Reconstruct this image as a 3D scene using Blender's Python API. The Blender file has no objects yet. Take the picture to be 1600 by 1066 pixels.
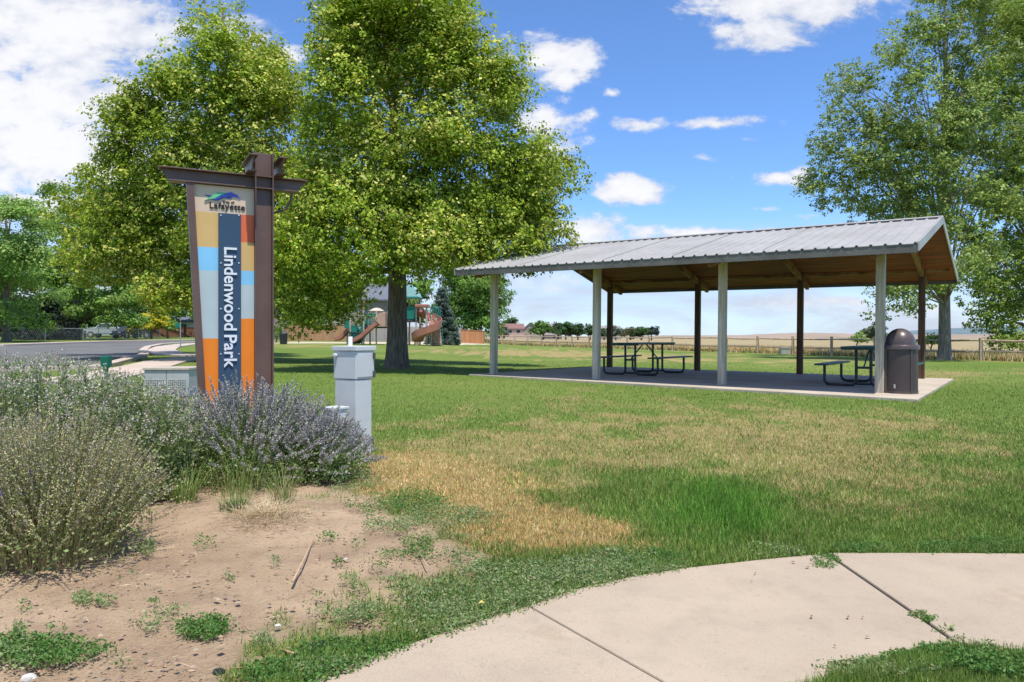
import bpy, math, random
import numpy as np
from mathutils import Vector, Matrix
random.seed(7); rng = np.random.default_rng(7)
R = math.radians
F, HY = 1140.0, 526.0          # focal length in 1600-wide pixels, horizon row
S = bpy.context.scene
col = S.collection

# ------------------------------------------------------------------ camera
cd = bpy.data.cameras.new('camera'); cam = bpy.data.objects.new('camera', cd); col.objects.link(cam)
cam.location = (0, 0, 1.0); cam.rotation_euler = (R(90), 0, 0)
cd.sensor_width = 36; cd.lens = F/1600*36; cd.shift_y = -(533-HY)/1600; cd.clip_start = .05; cd.clip_end = 20000
S.camera = cam
# ------------------------------------------------------------------ sun, sky, exposure
EL = R(70)
SUN = Vector((.39*math.cos(EL), -.92*math.cos(EL), math.sin(EL))).normalized()
ld = bpy.data.lights.new('sun', 'SUN'); ld.energy = 3.75; ld.angle = R(.5); ld.color = (1, .955, .88)
sun = bpy.data.objects.new('sun', ld); col.objects.link(sun); sun.rotation_euler = SUN.to_track_quat('Z', 'Y').to_euler()
S.view_settings.view_transform = 'Standard'; S.view_settings.look = 'None'; S.view_settings.gamma = 1
S.view_settings.use_curve_mapping = False; S.view_settings.exposure = 0.53
S.cycles.max_bounces = 6; S.cycles.diffuse_bounces = 3; S.cycles.glossy_bounces = 2; S.cycles.transmission_bounces = 3
S.cycles.caustics_reflective = False; S.cycles.caustics_refractive = False

class NT:
    """small helper for building node trees"""
    def __init__(s, nt): s.nt = nt; nt.nodes.clear()
    def n(s, t, **k):
        nd = s.nt.nodes.new(t)
        for a, v in k.items(): setattr(nd, a, v)
        return nd
    def put(s, sock, v):
        if v is None: return
        if isinstance(v, bpy.types.NodeSocket): s.nt.links.new(v, sock)
        else:
            if sock.type == 'RGBA' and len(v) == 3: v = (*v, 1)
            sock.default_value = v
    def m(s, op, a, b=None, c=None, clamp=False):
        nd = s.n('ShaderNodeMath', operation=op, use_clamp=clamp)
        s.put(nd.inputs[0], a); s.put(nd.inputs[1], b); s.put(nd.inputs[2], c)
        return nd.outputs[0]
    def mix(s, f, a, b, bt='MIX'):
        nd = s.n('ShaderNodeMix', data_type='RGBA', blend_type=bt)
        s.put(nd.inputs[0], f); s.put(nd.inputs[6], a); s.put(nd.inputs[7], b)
        return nd.outputs[2]
    def ss(s, v, lo, hi, a=0., b=1.):
        nd = s.n('ShaderNodeMapRange', interpolation_type='SMOOTHSTEP')
        for i, x in enumerate((v, lo, hi, a, b)): s.put(nd.inputs[i], x)
        return nd.outputs[0]
    def noise(s, vec, scale, det=3, rough=.55, dist=0, out=0):
        nd = s.n('ShaderNodeTexNoise'); s.put(nd.inputs['Vector'], vec); nd.inputs['Scale'].default_value = scale
        nd.inputs['Detail'].default_value = det; nd.inputs['Roughness'].default_value = rough; nd.inputs['Distortion'].default_value = dist
        return nd.outputs[out]

W = bpy.data.worlds.new('World'); S.world = W; W.use_nodes = True
t = NT(W.node_tree)
sky = t.n('ShaderNodeTexSky', sky_type='NISHITA', sun_disc=False)
sky.sun_elevation = EL; sky.sun_rotation = math.atan2(SUN.x, SUN.y); sky.altitude = 1600; sky.air_density = 1.0; sky.dust_density = .5; sky.ozone_density = 2.5
tc = t.n('ShaderNodeTexCoord'); sx = t.n('ShaderNodeSeparateXYZ'); t.put(sx.inputs[0], tc.outputs['Generated'])
yy = t.m('MAXIMUM', sx.outputs[1], .08)
U = t.m('DIVIDE', sx.outputs[0], yy); V = t.m('DIVIDE', sx.outputs[2], yy)
cmb = t.n('ShaderNodeCombineXYZ'); t.put(cmb.inputs[0], U); t.put(cmb.inputs[1], t.m('MULTIPLY', V, 1.7))
P = cmb.outputs[0]
nz = t.noise(P, 9, 8, .62, .5); nz2 = t.noise(P, 2.2, 5, .6, .4); nz3 = t.noise(P, 22, 4, .6)
# clouds seen from the park: (azimuth tangent, elevation tangent, half width, half height, softness, strength)
CL = [(90,40,230,95,1.5),(70,150,240,95,1.5),(70,240,220,80,1.5),(20,90,160,80,1.4),(190,60,120,65,1.2),
      (1225,8,185,44,1.3),(1200,46,90,36,1.3),(1300,-10,120,46,1.3),
      (868,90,78,40,1.2),(800,90,40,30,1),(880,122,60,30,1.1),(855,195,60,32,1.2),(870,232,65,26,1),(880,160,30,30,.5),
      (984,297,58,28,1.15),(960,306,40,15,1),(1005,308,40,18,1),(1216,279,48,15,1.15),(1248,270,26,12,.9),(1120,193,70,12,.75),(1098,247,48,13,.7),
      (995,192,55,15,.75),(1165,218,35,6,.5),(925,178,26,14,.75),(958,146,16,8,.6),(1270,337,25,6,.6),(1145,277,14,4,.5),(1205,327,20,5,.5),
      (900,362,90,36,1.2),(880,395,60,25,.8),(1080,366,130,16,1),(1010,385,150,16,.5),(430,90,45,25,.9),(370,35,60,25,.8),(395,62,40,22,.7),
      (1430,486,180,10,.45),(1300,470,110,15,.75),(1180,480,90,14,.6),(850,447,70,13,.6),(900,440,90,16,.6),(640,420,300,60,.35),(60,330,300,60,.9),(-300,150,300,250,.8),(1900,200,260,90,.6)]
mm = None
for (cx, cy, a, b, st) in CL:
    du = t.m('DIVIDE', t.m('SUBTRACT', U, (cx-800)/F), a/F); dv = t.m('DIVIDE', t.m('SUBTRACT', V, (HY-cy)/F), b/F)
    r = t.m('SQRT', t.m('ADD', t.m('MULTIPLY', du, du), t.m('MULTIPLY', dv, dv)))
    mi = t.m('MULTIPLY', t.m('SUBTRACT', 1.12, r), st)
    mm = mi if mm is None else t.m('MAXIMUM', mm, mi)
mm = t.m('MAXIMUM', mm, -.6)
dn = t.m('ADD', mm, t.m('ADD', t.m('MULTIPLY', t.m('SUBTRACT', nz, .5), 3.0), t.m('MULTIPLY', t.m('SUBTRACT', nz3, .5), 1.7)))
dens = t.ss(dn, .10, .85)
# thin veil low over the horizon, drawn out into streaks
cc2 = t.n('ShaderNodeCombineXYZ'); t.put(cc2.inputs[0], U); t.put(cc2.inputs[1], t.m('MULTIPLY', V, 5.)); cmb2 = cc2.outputs[0]
lowv = t.m('MULTIPLY', t.ss(V, .045, .19, 1., 0.), t.ss(t.noise(cmb2, 3.0, 7, .6, .5), .36, .62, .55, 1.))
veil2 = t.m('MULTIPLY', t.ss(U, -.25, -.6, 0., .55), t.ss(nz2, .38, .6))
dens = t.m('MAXIMUM', dens, t.m('MAXIMUM', lowv, veil2))
dens = t.m('MULTIPLY', dens, .96)
ccol = t.mix(t.ss(t.m('ADD', t.m('MULTIPLY', dn, .35), t.m('ADD', t.m('MULTIPLY', nz2, .8), t.m('MULTIPLY', nz3, .4))), .5, 1.15), (.58, .63, .76), (.95, .95, .97))
ccol = t.mix(t.ss(V, .0, .12, .55, 0.), ccol, (.60, .66, .80))
skyc = t.mix(1.0, sky.outputs[0], (.67, .87, 1.10), 'MULTIPLY')
b1 = t.n('ShaderNodeBackground'); t.put(b1.inputs[0], skyc); b1.inputs[1].default_value = .145
b2 = t.n('ShaderNodeBackground'); t.put(b2.inputs[0], ccol); b2.inputs[1].default_value = .73
ms = t.n('ShaderNodeMixShader'); t.put(ms.inputs[0], dens); t.put(ms.inputs[1], b1.outputs[0]); t.put(ms.inputs[2], b2.outputs[0])
wo = t.n('ShaderNodeOutputWorld'); t.put(wo.inputs[0], ms.outputs[0])

# ------------------------------------------------------------------ numpy noise + terrain
_tab = rng.random((256, 256))
def vnoise(x, y):
    xi = np.floor(x).astype(int); yi = np.floor(y).astype(int); fx = x-xi; fy = y-yi
    fx = fx*fx*(3-2*fx); fy = fy*fy*(3-2*fy)
    a = _tab[xi & 255, yi & 255]; b = _tab[(xi+1) & 255, yi & 255]; c = _tab[xi & 255, (yi+1) & 255]; d = _tab[(xi+1) & 255, (yi+1) & 255]
    return (a*(1-fx)+b*fx)*(1-fy)+(c*(1-fx)+d*fx)*fy
def fbm(x, y, o=4):
    s = 0; a = .5; n = 0
    for i in range(o):
        s = s+a*vnoise(x*2**i+17.3*i, y*2**i+9.1*i); n += a; a *= .5
    return s/n
def sstep(v, a, b):
    q = np.clip((v-a)/(b-a), 0, 1); return q*q*(3-2*q)
K = .0103
def G(x, y):
    x = np.asarray(x, float); y = np.asarray(y, float)
    z = -K*120*np.tanh(x/120)*sstep(y, 4, 10)
    z = z + .0055*np.clip(y-20, 0, 90)*sstep(-x, -2, 10)*sstep(y, 20, 30)
    return z
def g(x, y): return float(G(x, y))
def GP(px, py):
    """ground point seen at a pixel of the photograph (ray met with the terrain)"""
    u = (px-800)/F; w = (HY-py)/F
    lo, hi = .5, 3000.
    Y = lo
    step = .02
    while Y < 3000:
        if 1+w*Y <= g(u*Y, Y): break
        Y *= 1.01
    a, b = Y/1.01, Y
    for _ in range(30):
        m_ = (a+b)/2
        if 1+w*m_ <= g(u*m_, m_): b = m_
        else: a = m_
    return Vector((u*a, a, g(u*a, a)))
def AT(px, py, Y): return Vector(((px-800)/F*Y, Y, 1+(HY-py)/F*Y))
def GAT(px, Y): x = (px-800)/F*Y; return Vector((x, Y, g(x, Y)))
def inpoly(px, py, poly):
    px = np.asarray(px); py = np.asarray(py); c = np.zeros(px.shape, bool); n = len(poly)
    for i in range(n):
        x1, y1 = poly[i]; x2, y2 = poly[(i+1) % n]
        if y1 == y2: continue
        k = ((y1 > py) != (y2 > py)) & (px < (x2-x1)*(py-y1)/(y2-y1)+x1)
        c ^= k
    return c

# ------------------------------------------------------------------ object helpers
def link(name, me, parent=None, mat=None, **pr):
    o = bpy.data.objects.new(name, me); col.objects.link(o)
    if mat is not None:
        for m_ in (mat if isinstance(mat, (list, tuple)) else [mat]): me.materials.append(m_)
    if parent: o.parent = parent
    for k, v in pr.items(): o[k] = v
    return o
def empty(name, loc, label, cat, group=None, rot=(0, 0, 0)):
    o = bpy.data.objects.new(name, None); col.objects.link(o); o.location = loc; o.rotation_euler = rot
    o.empty_display_size = .1; o['label'] = label; o['category'] = cat
    if group: o['group'] = group
    return o
def tag(o, label, cat, group=None):
    o['label'] = label; o['category'] = cat
    if group: o['group'] = group
    return o
def npmesh(name, V_, F_, colr=None, mi=None, smooth=False):
    """mesh from numpy arrays; F_ is (M,k); colr per-face rgb"""
    V_ = np.asarray(V_, np.float32); F_ = np.asarray(F_, np.int32); M_, k = F_.shape
    me = bpy.data.meshes.new(name); me.vertices.add(len(V_)); me.vertices.foreach_set('co', V_.ravel())
    me.loops.add(M_*k); me.loops.foreach_set('vertex_index', F_.ravel())
    me.polygons.add(M_); me.polygons.foreach_set('loop_start', np.arange(M_, dtype=np.int32)*k); me.polygons.foreach_set('loop_total', np.full(M_, k, np.int32))
    if mi is not None: me.polygons.foreach_set('material_index', np.asarray(mi, np.int32))
    me.polygons.foreach_set('use_smooth', np.full(M_, smooth))
    if colr is not None:
        a = me.attributes.new('tint', 'FLOAT_COLOR', 'FACE')
        c = np.ones((M_, 4), np.float32); c[:, :3] = colr; a.data.foreach_set('color', c.ravel())
    me.update(calc_edges=True); return me
class MB:
    def __init__(s): s.v = []; s.f = []; s.mi = []
    def add(s, vs, fs, mi=0):
        n = len(s.v); s.v += [tuple(p) for p in vs]; s.f += [tuple(i+n for i in f) for f in fs]; s.mi += [mi]*len(fs)
    def box(s, x0, x1, y0, y1, z0, z1, mi=0, M_=None):
        vs = [Vector((x, y, z)) for x in (x0, x1) for y in (y0, y1) for z in (z0, z1)]
        if M_ is not None: vs = [M_ @ p for p in vs]
        s.add(vs, [(0, 1, 3, 2), (4, 6, 7, 5), (0, 4, 5, 1), (2, 3, 7, 6), (0, 2, 6, 4), (1, 5, 7, 3)], mi); return s
    def bar(s, a, b, w, h, mi=0, up=(0, 0, 1)):
        a = Vector(a); b = Vector(b); d = (b-a); L = d.length; d.normalize(); u = Vector(up)
        r = d.cross(u); 
        if r.length < 1e-4: r = d.cross(Vector((0, 1, 0)))
        r.normalize(); u = r.cross(d)
        vs = [a+r*(sx_*w/2)+u*(sz*h/2)+d*(L*t_) for t_ in (0, 1) for sx_ in (-1, 1) for sz in (-1, 1)]
        s.add(vs, [(0, 1, 3, 2), (4, 6, 7, 5), (0, 4, 5, 1), (2, 3, 7, 6), (0, 2, 6, 4), (1, 5, 7, 3)], mi); return s
    def tube(s, pts, r, n=8, mi=0, cap=True):
        pts = [Vector(p) for p in pts]; m_ = len(pts); rs = r if isinstance(r, (list, tuple)) else [r]*m_
        up = None; base = len(s.v)
        for i, p in enumerate(pts):
            d = (pts[min(i+1, m_-1)]-pts[max(i-1, 0)]).normalized()
            if up is None: up = Vector((0, 0, 1)) if abs(d.z) < .9 else Vector((1, 0, 0))
            up = (up-d*up.dot(d)); up = up.normalized() if up.length > 1e-5 else d.orthogonal().normalized()
            q = d.cross(up)
            for k in range(n):
                a = 2*math.pi*k/n; s.v.append(tuple(p+(up*math.cos(a)+q*math.sin(a))*rs[i]))
        for i in range(m_-1):
            for k in range(n):
                s.f.append((base+i*n+k, base+i*n+(k+1) % n, base+(i+1)*n+(k+1) % n, base+(i+1)*n+k)); s.mi.append(mi)
        if cap:
            s.f.append(tuple(base+k for k in range(n))[::-1]); s.f.append(tuple(base+(m_-1)*n+k for k in range(n))); s.mi += [mi, mi]
        return s
    def lathe(s, prof, n=24, c=(0, 0, 0), mi=0):
        base = len(s.v)
        for (r, z) in prof:
            for k in range(n):
                a = 2*math.pi*k/n; s.v.append((c[0]+r*math.cos(a), c[1]+r*math.sin(a), c[2]+z))
        for i in range(len(prof)-1):
            for k in range(n):
                s.f.append((base+i*n+k, base+i*n+(k+1) % n, base+(i+1)*n+(k+1) % n, base+(i+1)*n+k)); s.mi.append(mi)
        return s
    def prism(s, poly, axis, a0, a1, mi=0):
        """poly in the two other axes, extruded along axis from a0 to a1"""
        def mk(p, a): return (a, p[0], p[1]) if axis == 'x' else ((p[0], a, p[1]) if axis == 'y' else (p[0], p[1], a))
        n = len(poly); vs = [mk(p, a0) for p in poly]+[mk(p, a1) for p in poly]
        s.add(vs, [tuple(range(n))[::-1], tuple(range(n, 2*n))]+[(i, (i+1) % n, (i+1) % n+n, i+n) for i in range(n)], mi); return s
    def build(s, name, mat, parent=None, bevel=0, smooth=False, **pr):
        me = bpy.data.meshes.new(name); me.from_pydata(s.v, [], s.f); me.update()
        if s.mi and max(s.mi) > 0: me.polygons.foreach_set('material_index', np.array(s.mi, np.int32))
        if smooth: me.polygons.foreach_set('use_smooth', np.ones(len(s.f), bool))
        o = link(name, me, parent, mat, **pr)
        import bmesh
        b = bmesh.new(); b.from_mesh(me); bmesh.ops.recalc_face_normals(b, faces=b.faces); b.to_mesh(me); b.free()
        if bevel:
            md = o.modifiers.new('bevel', 'BEVEL'); md.width = bevel; md.segments = 2; md.limit_method = 'ANGLE'; md.angle_limit = R(40)
        if smooth: 
            try: me.set_sharp_from_angle(angle=R(45))
            except Exception: pass
        return o

# ------------------------------------------------------------------ materials
def mat(name, c, rough=.7, c2=None, scale=4, det=4, bump=0, bscale=None, metal=0, spec=.3, lo=.35, hi=.65, stretch=None, streak=None):
    m_ = bpy.data.materials.new(name); m_.use_nodes = True; t = NT(m_.node_tree)
    tc = t.n('ShaderNodeTexCoord'); vec = tc.outputs['Object']
    if stretch:
        mp = t.n('ShaderNodeMapping'); t.put(mp.inputs[0], vec); mp.inputs['Scale'].default_value = stretch; vec = mp.outputs[0]
    bs = t.n('ShaderNodeBsdfPrincipled'); bs.inputs['Roughness'].default_value = rough; bs.inputs['Metallic'].default_value = metal
    bs.inputs['Specular IOR Level'].default_value = spec
    if c2 is None: c2 = tuple(x*.8 for x in c)
    nz_ = t.noise(vec, scale, det, .6)
    cc = t.mix(t.ss(nz_, lo, hi), c, c2)
    if streak: cc = t.mix(t.ss(t.noise(vec, scale*6, 4, .65), .52, .72, 0., streak[1]), cc, streak[0])
    t.put(bs.inputs['Base Color'], cc)
    t.put(bs.inputs['Roughness'], t.ss(nz_, .2, .8, max(0, rough-.08), min(1, rough+.08)))
    if bump:
        b = t.n('ShaderNodeBump'); b.inputs['Strength'].default_value = bump; b.inputs['Distance'].default_value = .02
        t.put(b.inputs['Height'], t.noise(vec, bscale or scale*4, 5, .65)); t.put(bs.inputs['Normal'], b.outputs[0])
    o = t.n('ShaderNodeOutputMaterial'); t.put(o.inputs[0], bs.outputs[0]); return m_
def leafmat(name, trans=.3, rough=.5, spec=.25, gain=1.0):
    m_ = bpy.data.materials.new(name); m_.use_nodes = True; t = NT(m_.node_tree)
    at = t.n('ShaderNodeAttribute', attribute_name='tint'); c = at.outputs['Color']
    bs = t.n('ShaderNodeBsdfPrincipled'); bs.inputs['Roughness'].default_value = rough; bs.inputs['Specular IOR Level'].default_value = spec
    t.put(bs.inputs['Base Color'], c)
    tr = t.n('ShaderNodeBsdfTranslucent'); t.put(tr.inputs[0], t.mix(.5, c, (1, 1, .35), 'MULTIPLY') if trans > .2 else c)
    mx = t.n('ShaderNodeMixShader'); mx.inputs[0].default_value = trans; t.put(mx.inputs[1], bs.outputs[0]); t.put(mx.inputs[2], tr.outputs[0])
    o = t.n('ShaderNodeOutputMaterial'); t.put(o.inputs[0], mx.outputs[0]); return m_
LEAF = leafmat('leaf', .38); BLADE = leafmat('grass blade', .22, .6, .2); FLOWER = leafmat('flower', .15, .8, .1)
BARK = mat('bark', (.25, .20, .155), .95, (.13, .10, .078), 6, 6, 1.0, 14, stretch=(3, 3, .5), spec=.1)
BARKG = mat('grey bark', (.32, .275, .215), .95, (.15, .135, .115), 5, 6, 1.0, 12, stretch=(3, 3, .5), spec=.1)
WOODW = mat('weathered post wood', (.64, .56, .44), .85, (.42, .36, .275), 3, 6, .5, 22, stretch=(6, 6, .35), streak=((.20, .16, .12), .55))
WOODD = mat('dark post wood', (.16, .09, .05), .8, (.075, .045, .03), 3, 6, .4, 22, stretch=(6, 6, .35), streak=((.26, .17, .10), .4))  # darker brown wood tone for the rear posts
RAIL = mat('weathered rail wood', (.62, .47, .34), .9, (.42, .31, .22), 2, 5, .4, 20, stretch=(2, 2, 2), streak=((.16, .11, .08), .4))
BEAMW = mat('rafter wood', (.34, .19, .085), .75, (.15, .08, .035), 2.5, 5, .3, 20)
GALV = mat('galvanised roof metal', (.45, .425, .39), .58, (.37, .35, .32), .8, 5, .06, 30, metal=.15, spec=.4, streak=((.31, .305, .30), .4))
FASC = mat('weathered metal fascia', (.19, .172, .15), .6, (.135, .122, .108), 2, 5, .08, 30, metal=.3, streak=((.30, .29, .27), .35))
CONC = mat('slab concrete', (.54, .455, .355), .9, (.45, .375, .29), 1.2, 6, .25, 60, streak=((.30, .26, .22), .25))
STEELB = mat('brown painted steel', (.160, .092, .070), .42, (.125, .070, .054), 2, 4, .04, 30, spec=.45, streak=((.115, .075, .06), .3))
BLACKP = mat('black pipe', (.018, .018, .02), .4, (.03, .03, .032), 6, 3, spec=.5)
GREENT = mat('green coated metal', (.008, .085, .065), .42, (.012, .065, .052), 3, 3, spec=.5)
CAB = mat('grey cabinet paint', (.60, .62, .60), .45, (.55, .57, .555), 1.5, 5, .03, 40, spec=.4, streak=((.34, .36, .36), .25))
CABD = mat('dark metal fitting', (.05, .05, .05), .5, (.09, .09, .09), 10, spec=.5)
WHITE = mat('white plastic', (.80, .81, .82), .5, (.74, .75, .76), 5)

# ------------------------------------------------------------------ ground fields (wear of the lawn), keyed on the view down the slope
def pix(x, y): y = np.maximum(y, .3); return 800+F*x/y, HY+F/y
def B(px, py, cx, cy, rx, ry): return np.exp(-(((px-cx)/rx)**2+((py-cy)/ry)**2))
SW = [(430, 1105), (490, 1066), (560, 1038), (640, 1010), (735, 978), (825, 950), (900, 925), (985, 905), (1065, 892), (1200, 877), (1290, 869), (1450, 869), (1610, 870), (1800, 872),
      (1800, 1045), (1610, 1029), (1560, 1022), (1510, 1014), (1470, 1016), (1425, 1031), (1370, 1047), (1295, 1064), (1180, 1110), (1100, 1200), (300, 1200)]
SWW = [(GP(a, b).x, GP(a, b).y) for a, b in SW]
DIRT = [(-400, 660), (-400, 1250), (395, 1100), (420, 1040), (520, 1012), (600, 985), (640, 950), (665, 905), (745, 895), (765, 868), (700, 838), (660, 805), (600, 785), (570, 752), (555, 735), (520, 715), (300, 640), (100, 610)]
DIRTW = [(GP(a, b).x, GP(a, b).y) for a, b in DIRT]
_dp = np.array(DIRTW)
def polydist(x, y, poly):
    """signed distance, positive inside"""
    x = np.asarray(x, float); y = np.asarray(y, float); d = np.full(x.shape, 1e9); n = len(poly)
    for i in range(n):
        ax, ay = poly[i]; bx, by = poly[(i+1) % n]; ex, ey = bx-ax, by-ay
        t_ = np.clip(((x-ax)*ex+(y-ay)*ey)/(ex*ex+ey*ey+1e-12), 0, 1)
        d = np.minimum(d, np.hypot(x-ax-t_*ex, y-ay-t_*ey))
    return np.where(inpoly(x, y, poly), d, -d)
def f_dirt(x, y):
    d = polydist(x, y, DIRTW)
    return sstep(d+(fbm(x*3.1, y*3.1)-.5)*.8+(fbm(x*12, y*12, 3)-.5)*.5, -.16, .20)
def f_dry(x, y):
    px, py = pix(x, y)
    d = .50*B(px, py, 830, 690, 300, 60)+.95*B(px, py, 690, 760, 130, 52)+1.5*B(px, py, 900, 838, 160, 34)+.50*B(px, py, 1060, 690, 260, 60)
    d += .72*B(px, py, 1340, 790, 200, 50)+.42*B(px, py, 1180, 720, 260, 60)+.9*B(px, py, 620, 735, 70, 26)+.5*B(px, py, 1330, 730, 160, 40)+.8*B(px, py, 800, 795, 110, 34)
    d += .75*B(px, py, 860, 552, 230, 7)+.55*B(px, py, 1560, 578, 150, 9)+.5*B(px, py, 1150, 560, 250, 6)+.5*B(px, py, 480, 548, 120, 3.5)+.3*B(px, py, 1350, 650, 200, 20)
    d += .35*B(px, py, 1450, 700, 200, 60)
    d -= 1.3*B(px, py, 1120, 800, 110, 50)+.7*B(px, py, 1010, 760, 60, 30)+.7*B(px, py, 940, 893, 150, 16)+.4*B(px, py, 630, 820, 60, 18)+.5*B(px, py, 1560, 850, 220, 60)
    n = fbm(x*2.6, y*2.6, 5)-.5; n2 = fbm(x*.7+5, y*.7, 3)-.5; n3 = fbm(x*9, y*9, 3)-.5
    return np.clip(d*.92+n*1.7+n2*.5+n3*.7-.04, 0, 1)*np.clip(.15+d*2.2+(y > 12)*.3, 0, 1)
LUSH = lambda x, y: B(*pix(x, y), 1125, 800, 105, 50)
ROAD = [(-2200, 541), (-600, 541), (0, 541), (100, 537.2), (166, 535), (260, 533), (330, 531.5), (430, 530.8), (430, 533.8), (330, 535), (285, 536.5), (250, 539), (228, 543.5), (220, 549), (221, 556), (150, 575), (0, 582), (-600, 582), (-2200, 575)]
ROADW = [(GP(a, b).x, GP(a, b).y) for a, b in ROAD]

# fence line (far edge of the park)
FA, FB = Vector((4.6, 76, 0)), Vector((24.7, 38, 0)); FD = (FB-FA).normalized()
def f_field(x, y):
    # positive beyond the rail fence
    nx, ny = -FD.y, FD.x       # right-hand normal pointing to far side
    return (x-FA.x)*nx+(y-FA.y)*ny
# ------------------------------------------------------------------ ground sheet
def graded(a, b, fine, lo, hi, n):
    c = list(np.arange(a, b+1e-6, fine)); L = []; R_ = []
    for i in range(1, n+1):
        q = (i/n); L.append(a-(abs(lo-a))*(math.expm1(q*6)/math.expm1(6))); R_.append(b+(hi-b)*(math.expm1(q*6)/math.expm1(6)))
    return np.array(L[::-1]+c+R_)
xs = graded(-5.5, 7.5, .045, -3500, 3500, 90); ys = graded(1.6, 9.5, .045, -60, 4500, 110)
X, Y = np.meshgrid(xs, ys, indexing='ij'); nx_, ny_ = X.shape
Z = G(X, Y)
near = (Y < 10) & (X > -6) & (X < 8)
dirt = np.where(near, f_dirt(X, Y), 0); dry = np.where(Y > .6, f_dry(X, Y), 0)
Z = Z + dirt*((fbm(X*2.3, Y*2.3)-.5)*.05+(fbm(X*13, Y*13)-.5)*.022) + near*(fbm(X*5, Y*5)-.5)*.012
sd = polydist(X[near], Y[near], SWW); zz = Z[near]; zz -= .035*sstep(sd, -.02, .06); Z[near] = zz
rd = np.zeros_like(X); rd_m = (Y > 10) & (Y < 140) & (X < 0); rd[rd_m] = polydist(X[rd_m], Y[rd_m], ROADW) ; Z = Z-.10*sstep(rd, -.1, .3)
field = sstep(f_field(X, Y)+(fbm(X*.6, Y*.6)-.5)*1.2, -.2, .9)*(Y > 20)*(X > -20)
field = np.maximum(field, (Y > 190)*1.)
sand = np.zeros_like(X)
q = (Y > 35) & (Y < 90)
ppx, ppy = pix(X, Y)
sand[q] = sstep(polydist(X[q], Y[q], [(GP(a, b).x, GP(a, b).y) for a, b in [(440, 536.5), (700, 539.5), (775, 538.5), (740, 536.2), (600, 534.5), (440, 534.2)]]), -.3, .3)
idx = np.arange(nx_*ny_).reshape(nx_, ny_)
Fq = np.stack([idx[:-1, :-1], idx[1:, :-1], idx[1:, 1:], idx[:-1, 1:]], -1).reshape(-1, 4)
gm = npmesh('ground', np.stack([X, Y, Z], -1).reshape(-1, 3), Fq, smooth=True)
for nm, arr in (('dirt', dirt), ('dry', dry), ('field', field), ('sand', sand)):
    a = gm.attributes.new(nm, 'FLOAT', 'POINT'); a.data.foreach_set('value', arr.astype(np.float32).ravel())
def ground_mat():
    m_ = bpy.data.materials.new('ground'); m_.use_nodes = True; t = NT(m_.node_tree)
    tc = t.n('ShaderNodeTexCoord'); v = tc.outputs['Object']
    A = {k: t.n('ShaderNodeAttribute', attribute_name=k).outputs['Fac'] for k in ('dirt', 'dry', 'field', 'sand')}
    n1 = t.noise(v, 1.1, 5, .6); n2 = t.noise(v, 9, 5, .7); n3 = t.noise(v, 60, 4, .7); n0 = t.noise(v, .12, 4, .6)
    green = t.mix(t.ss(n2, .3, .7), (.10, .165, .028), (.165, .225, .045)); green = t.mix(t.ss(n0, .4, .62, 0., .5), green, (.23, .265, .065))
    dryc = t.mix(t.ss(n2, .35, .65), (.40, .29, .13), (.27, .23, .085))
    gr = t.mix(t.ss(t.m('ADD', A['dry'], t.m('MULTIPLY', t.m('SUBTRACT', n3, .5), .5)), .12, .75), green, dryc)
    d1 = t.mix(t.ss(n1, .35, .65), (.52, .375, .240), (.38, .265, .165)); d1 = t.mix(t.ss(n3, .45, .75, 0., .6), d1, (.48, .36, .24)); d1 = t.mix(t.ss(n2, .52, .68, 0., .5), d1, (.29, .195, .13))
    d1 = t.mix(t.ss(t.noise(v, 2.6, 4, .6), .50, .66, 0., .45), d1, (.27, .18, .125)); c = t.mix(A['dirt'], gr, d1)
    fl = t.mix(t.ss(n0, .3, .7), (.40, .315, .18), (.34, .25, .135)); fl = t.mix(t.ss(n1, .45, .65, 0., .7), fl, (.24, .23, .10))
    c = t.mix(A['field'], c, fl); c = t.mix(A['sand'], c, (.55, .46, .34))
    bs = t.n('ShaderNodeBsdfPrincipled'); t.put(bs.inputs['Base Color'], c); bs.inputs['Roughness'].default_value = .95; bs.inputs['Specular IOR Level'].default_value = .1
    bp = t.n('ShaderNodeBump'); bp.inputs['Strength'].default_value = 1.0; bp.inputs['Distance'].default_value = .045
    t.put(bp.inputs['Height'], t.m('ADD', t.m('MULTIPLY', n2, .5), t.m('MULTIPLY', n3, .4))); t.put(bs.inputs['Normal'], bp.outputs[0])
    o = t.n('ShaderNodeOutputMaterial'); t.put(o.inputs[0], bs.outputs[0]); return m_
link('ground', gm, None, ground_mat(), kind='structure')

# road sheet, kerb and walks
ASPH = mat('asphalt', (.165, .158, .15), .9, (.13, .125, .12), .5, 5, .2, 30, streak=((.08, .08, .085), .2))
WALK = mat('pinkish pavement', (.56, .45, .37), .9, (.48, .39, .32), .6, 5, .1, 20)
def sheet(name, poly, m_, dz, step, **pr):
    P_ = np.array(poly); x0, y0 = P_.min(0); x1, y1 = P_.max(0)
    x0 = max(x0, -160)
    gx = np.arange(x0, x1+step, step); gy = np.arange(y0, y1+step, step); XX, YY = np.meshgrid(gx, gy, indexing='ij')
    i_ = np.arange(XX.size).reshape(XX.shape); cx = (XX[:-1, :-1]+XX[1:, 1:])/2; cy = (YY[:-1, :-1]+YY[1:, 1:])/2
    k = inpoly(cx, cy, poly)
    f = np.stack([i_[:-1, :-1], i_[1:, :-1], i_[1:, 1:], i_[:-1, 1:]], -1)[k]
    return link(name, npmesh(name, np.stack([XX, YY, G(XX, YY)+dz], -1).reshape(-1, 3), f, smooth=True), None, m_, **pr)
sheet('road', ROADW, ASPH, -.02, .4, kind='structure')
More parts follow.
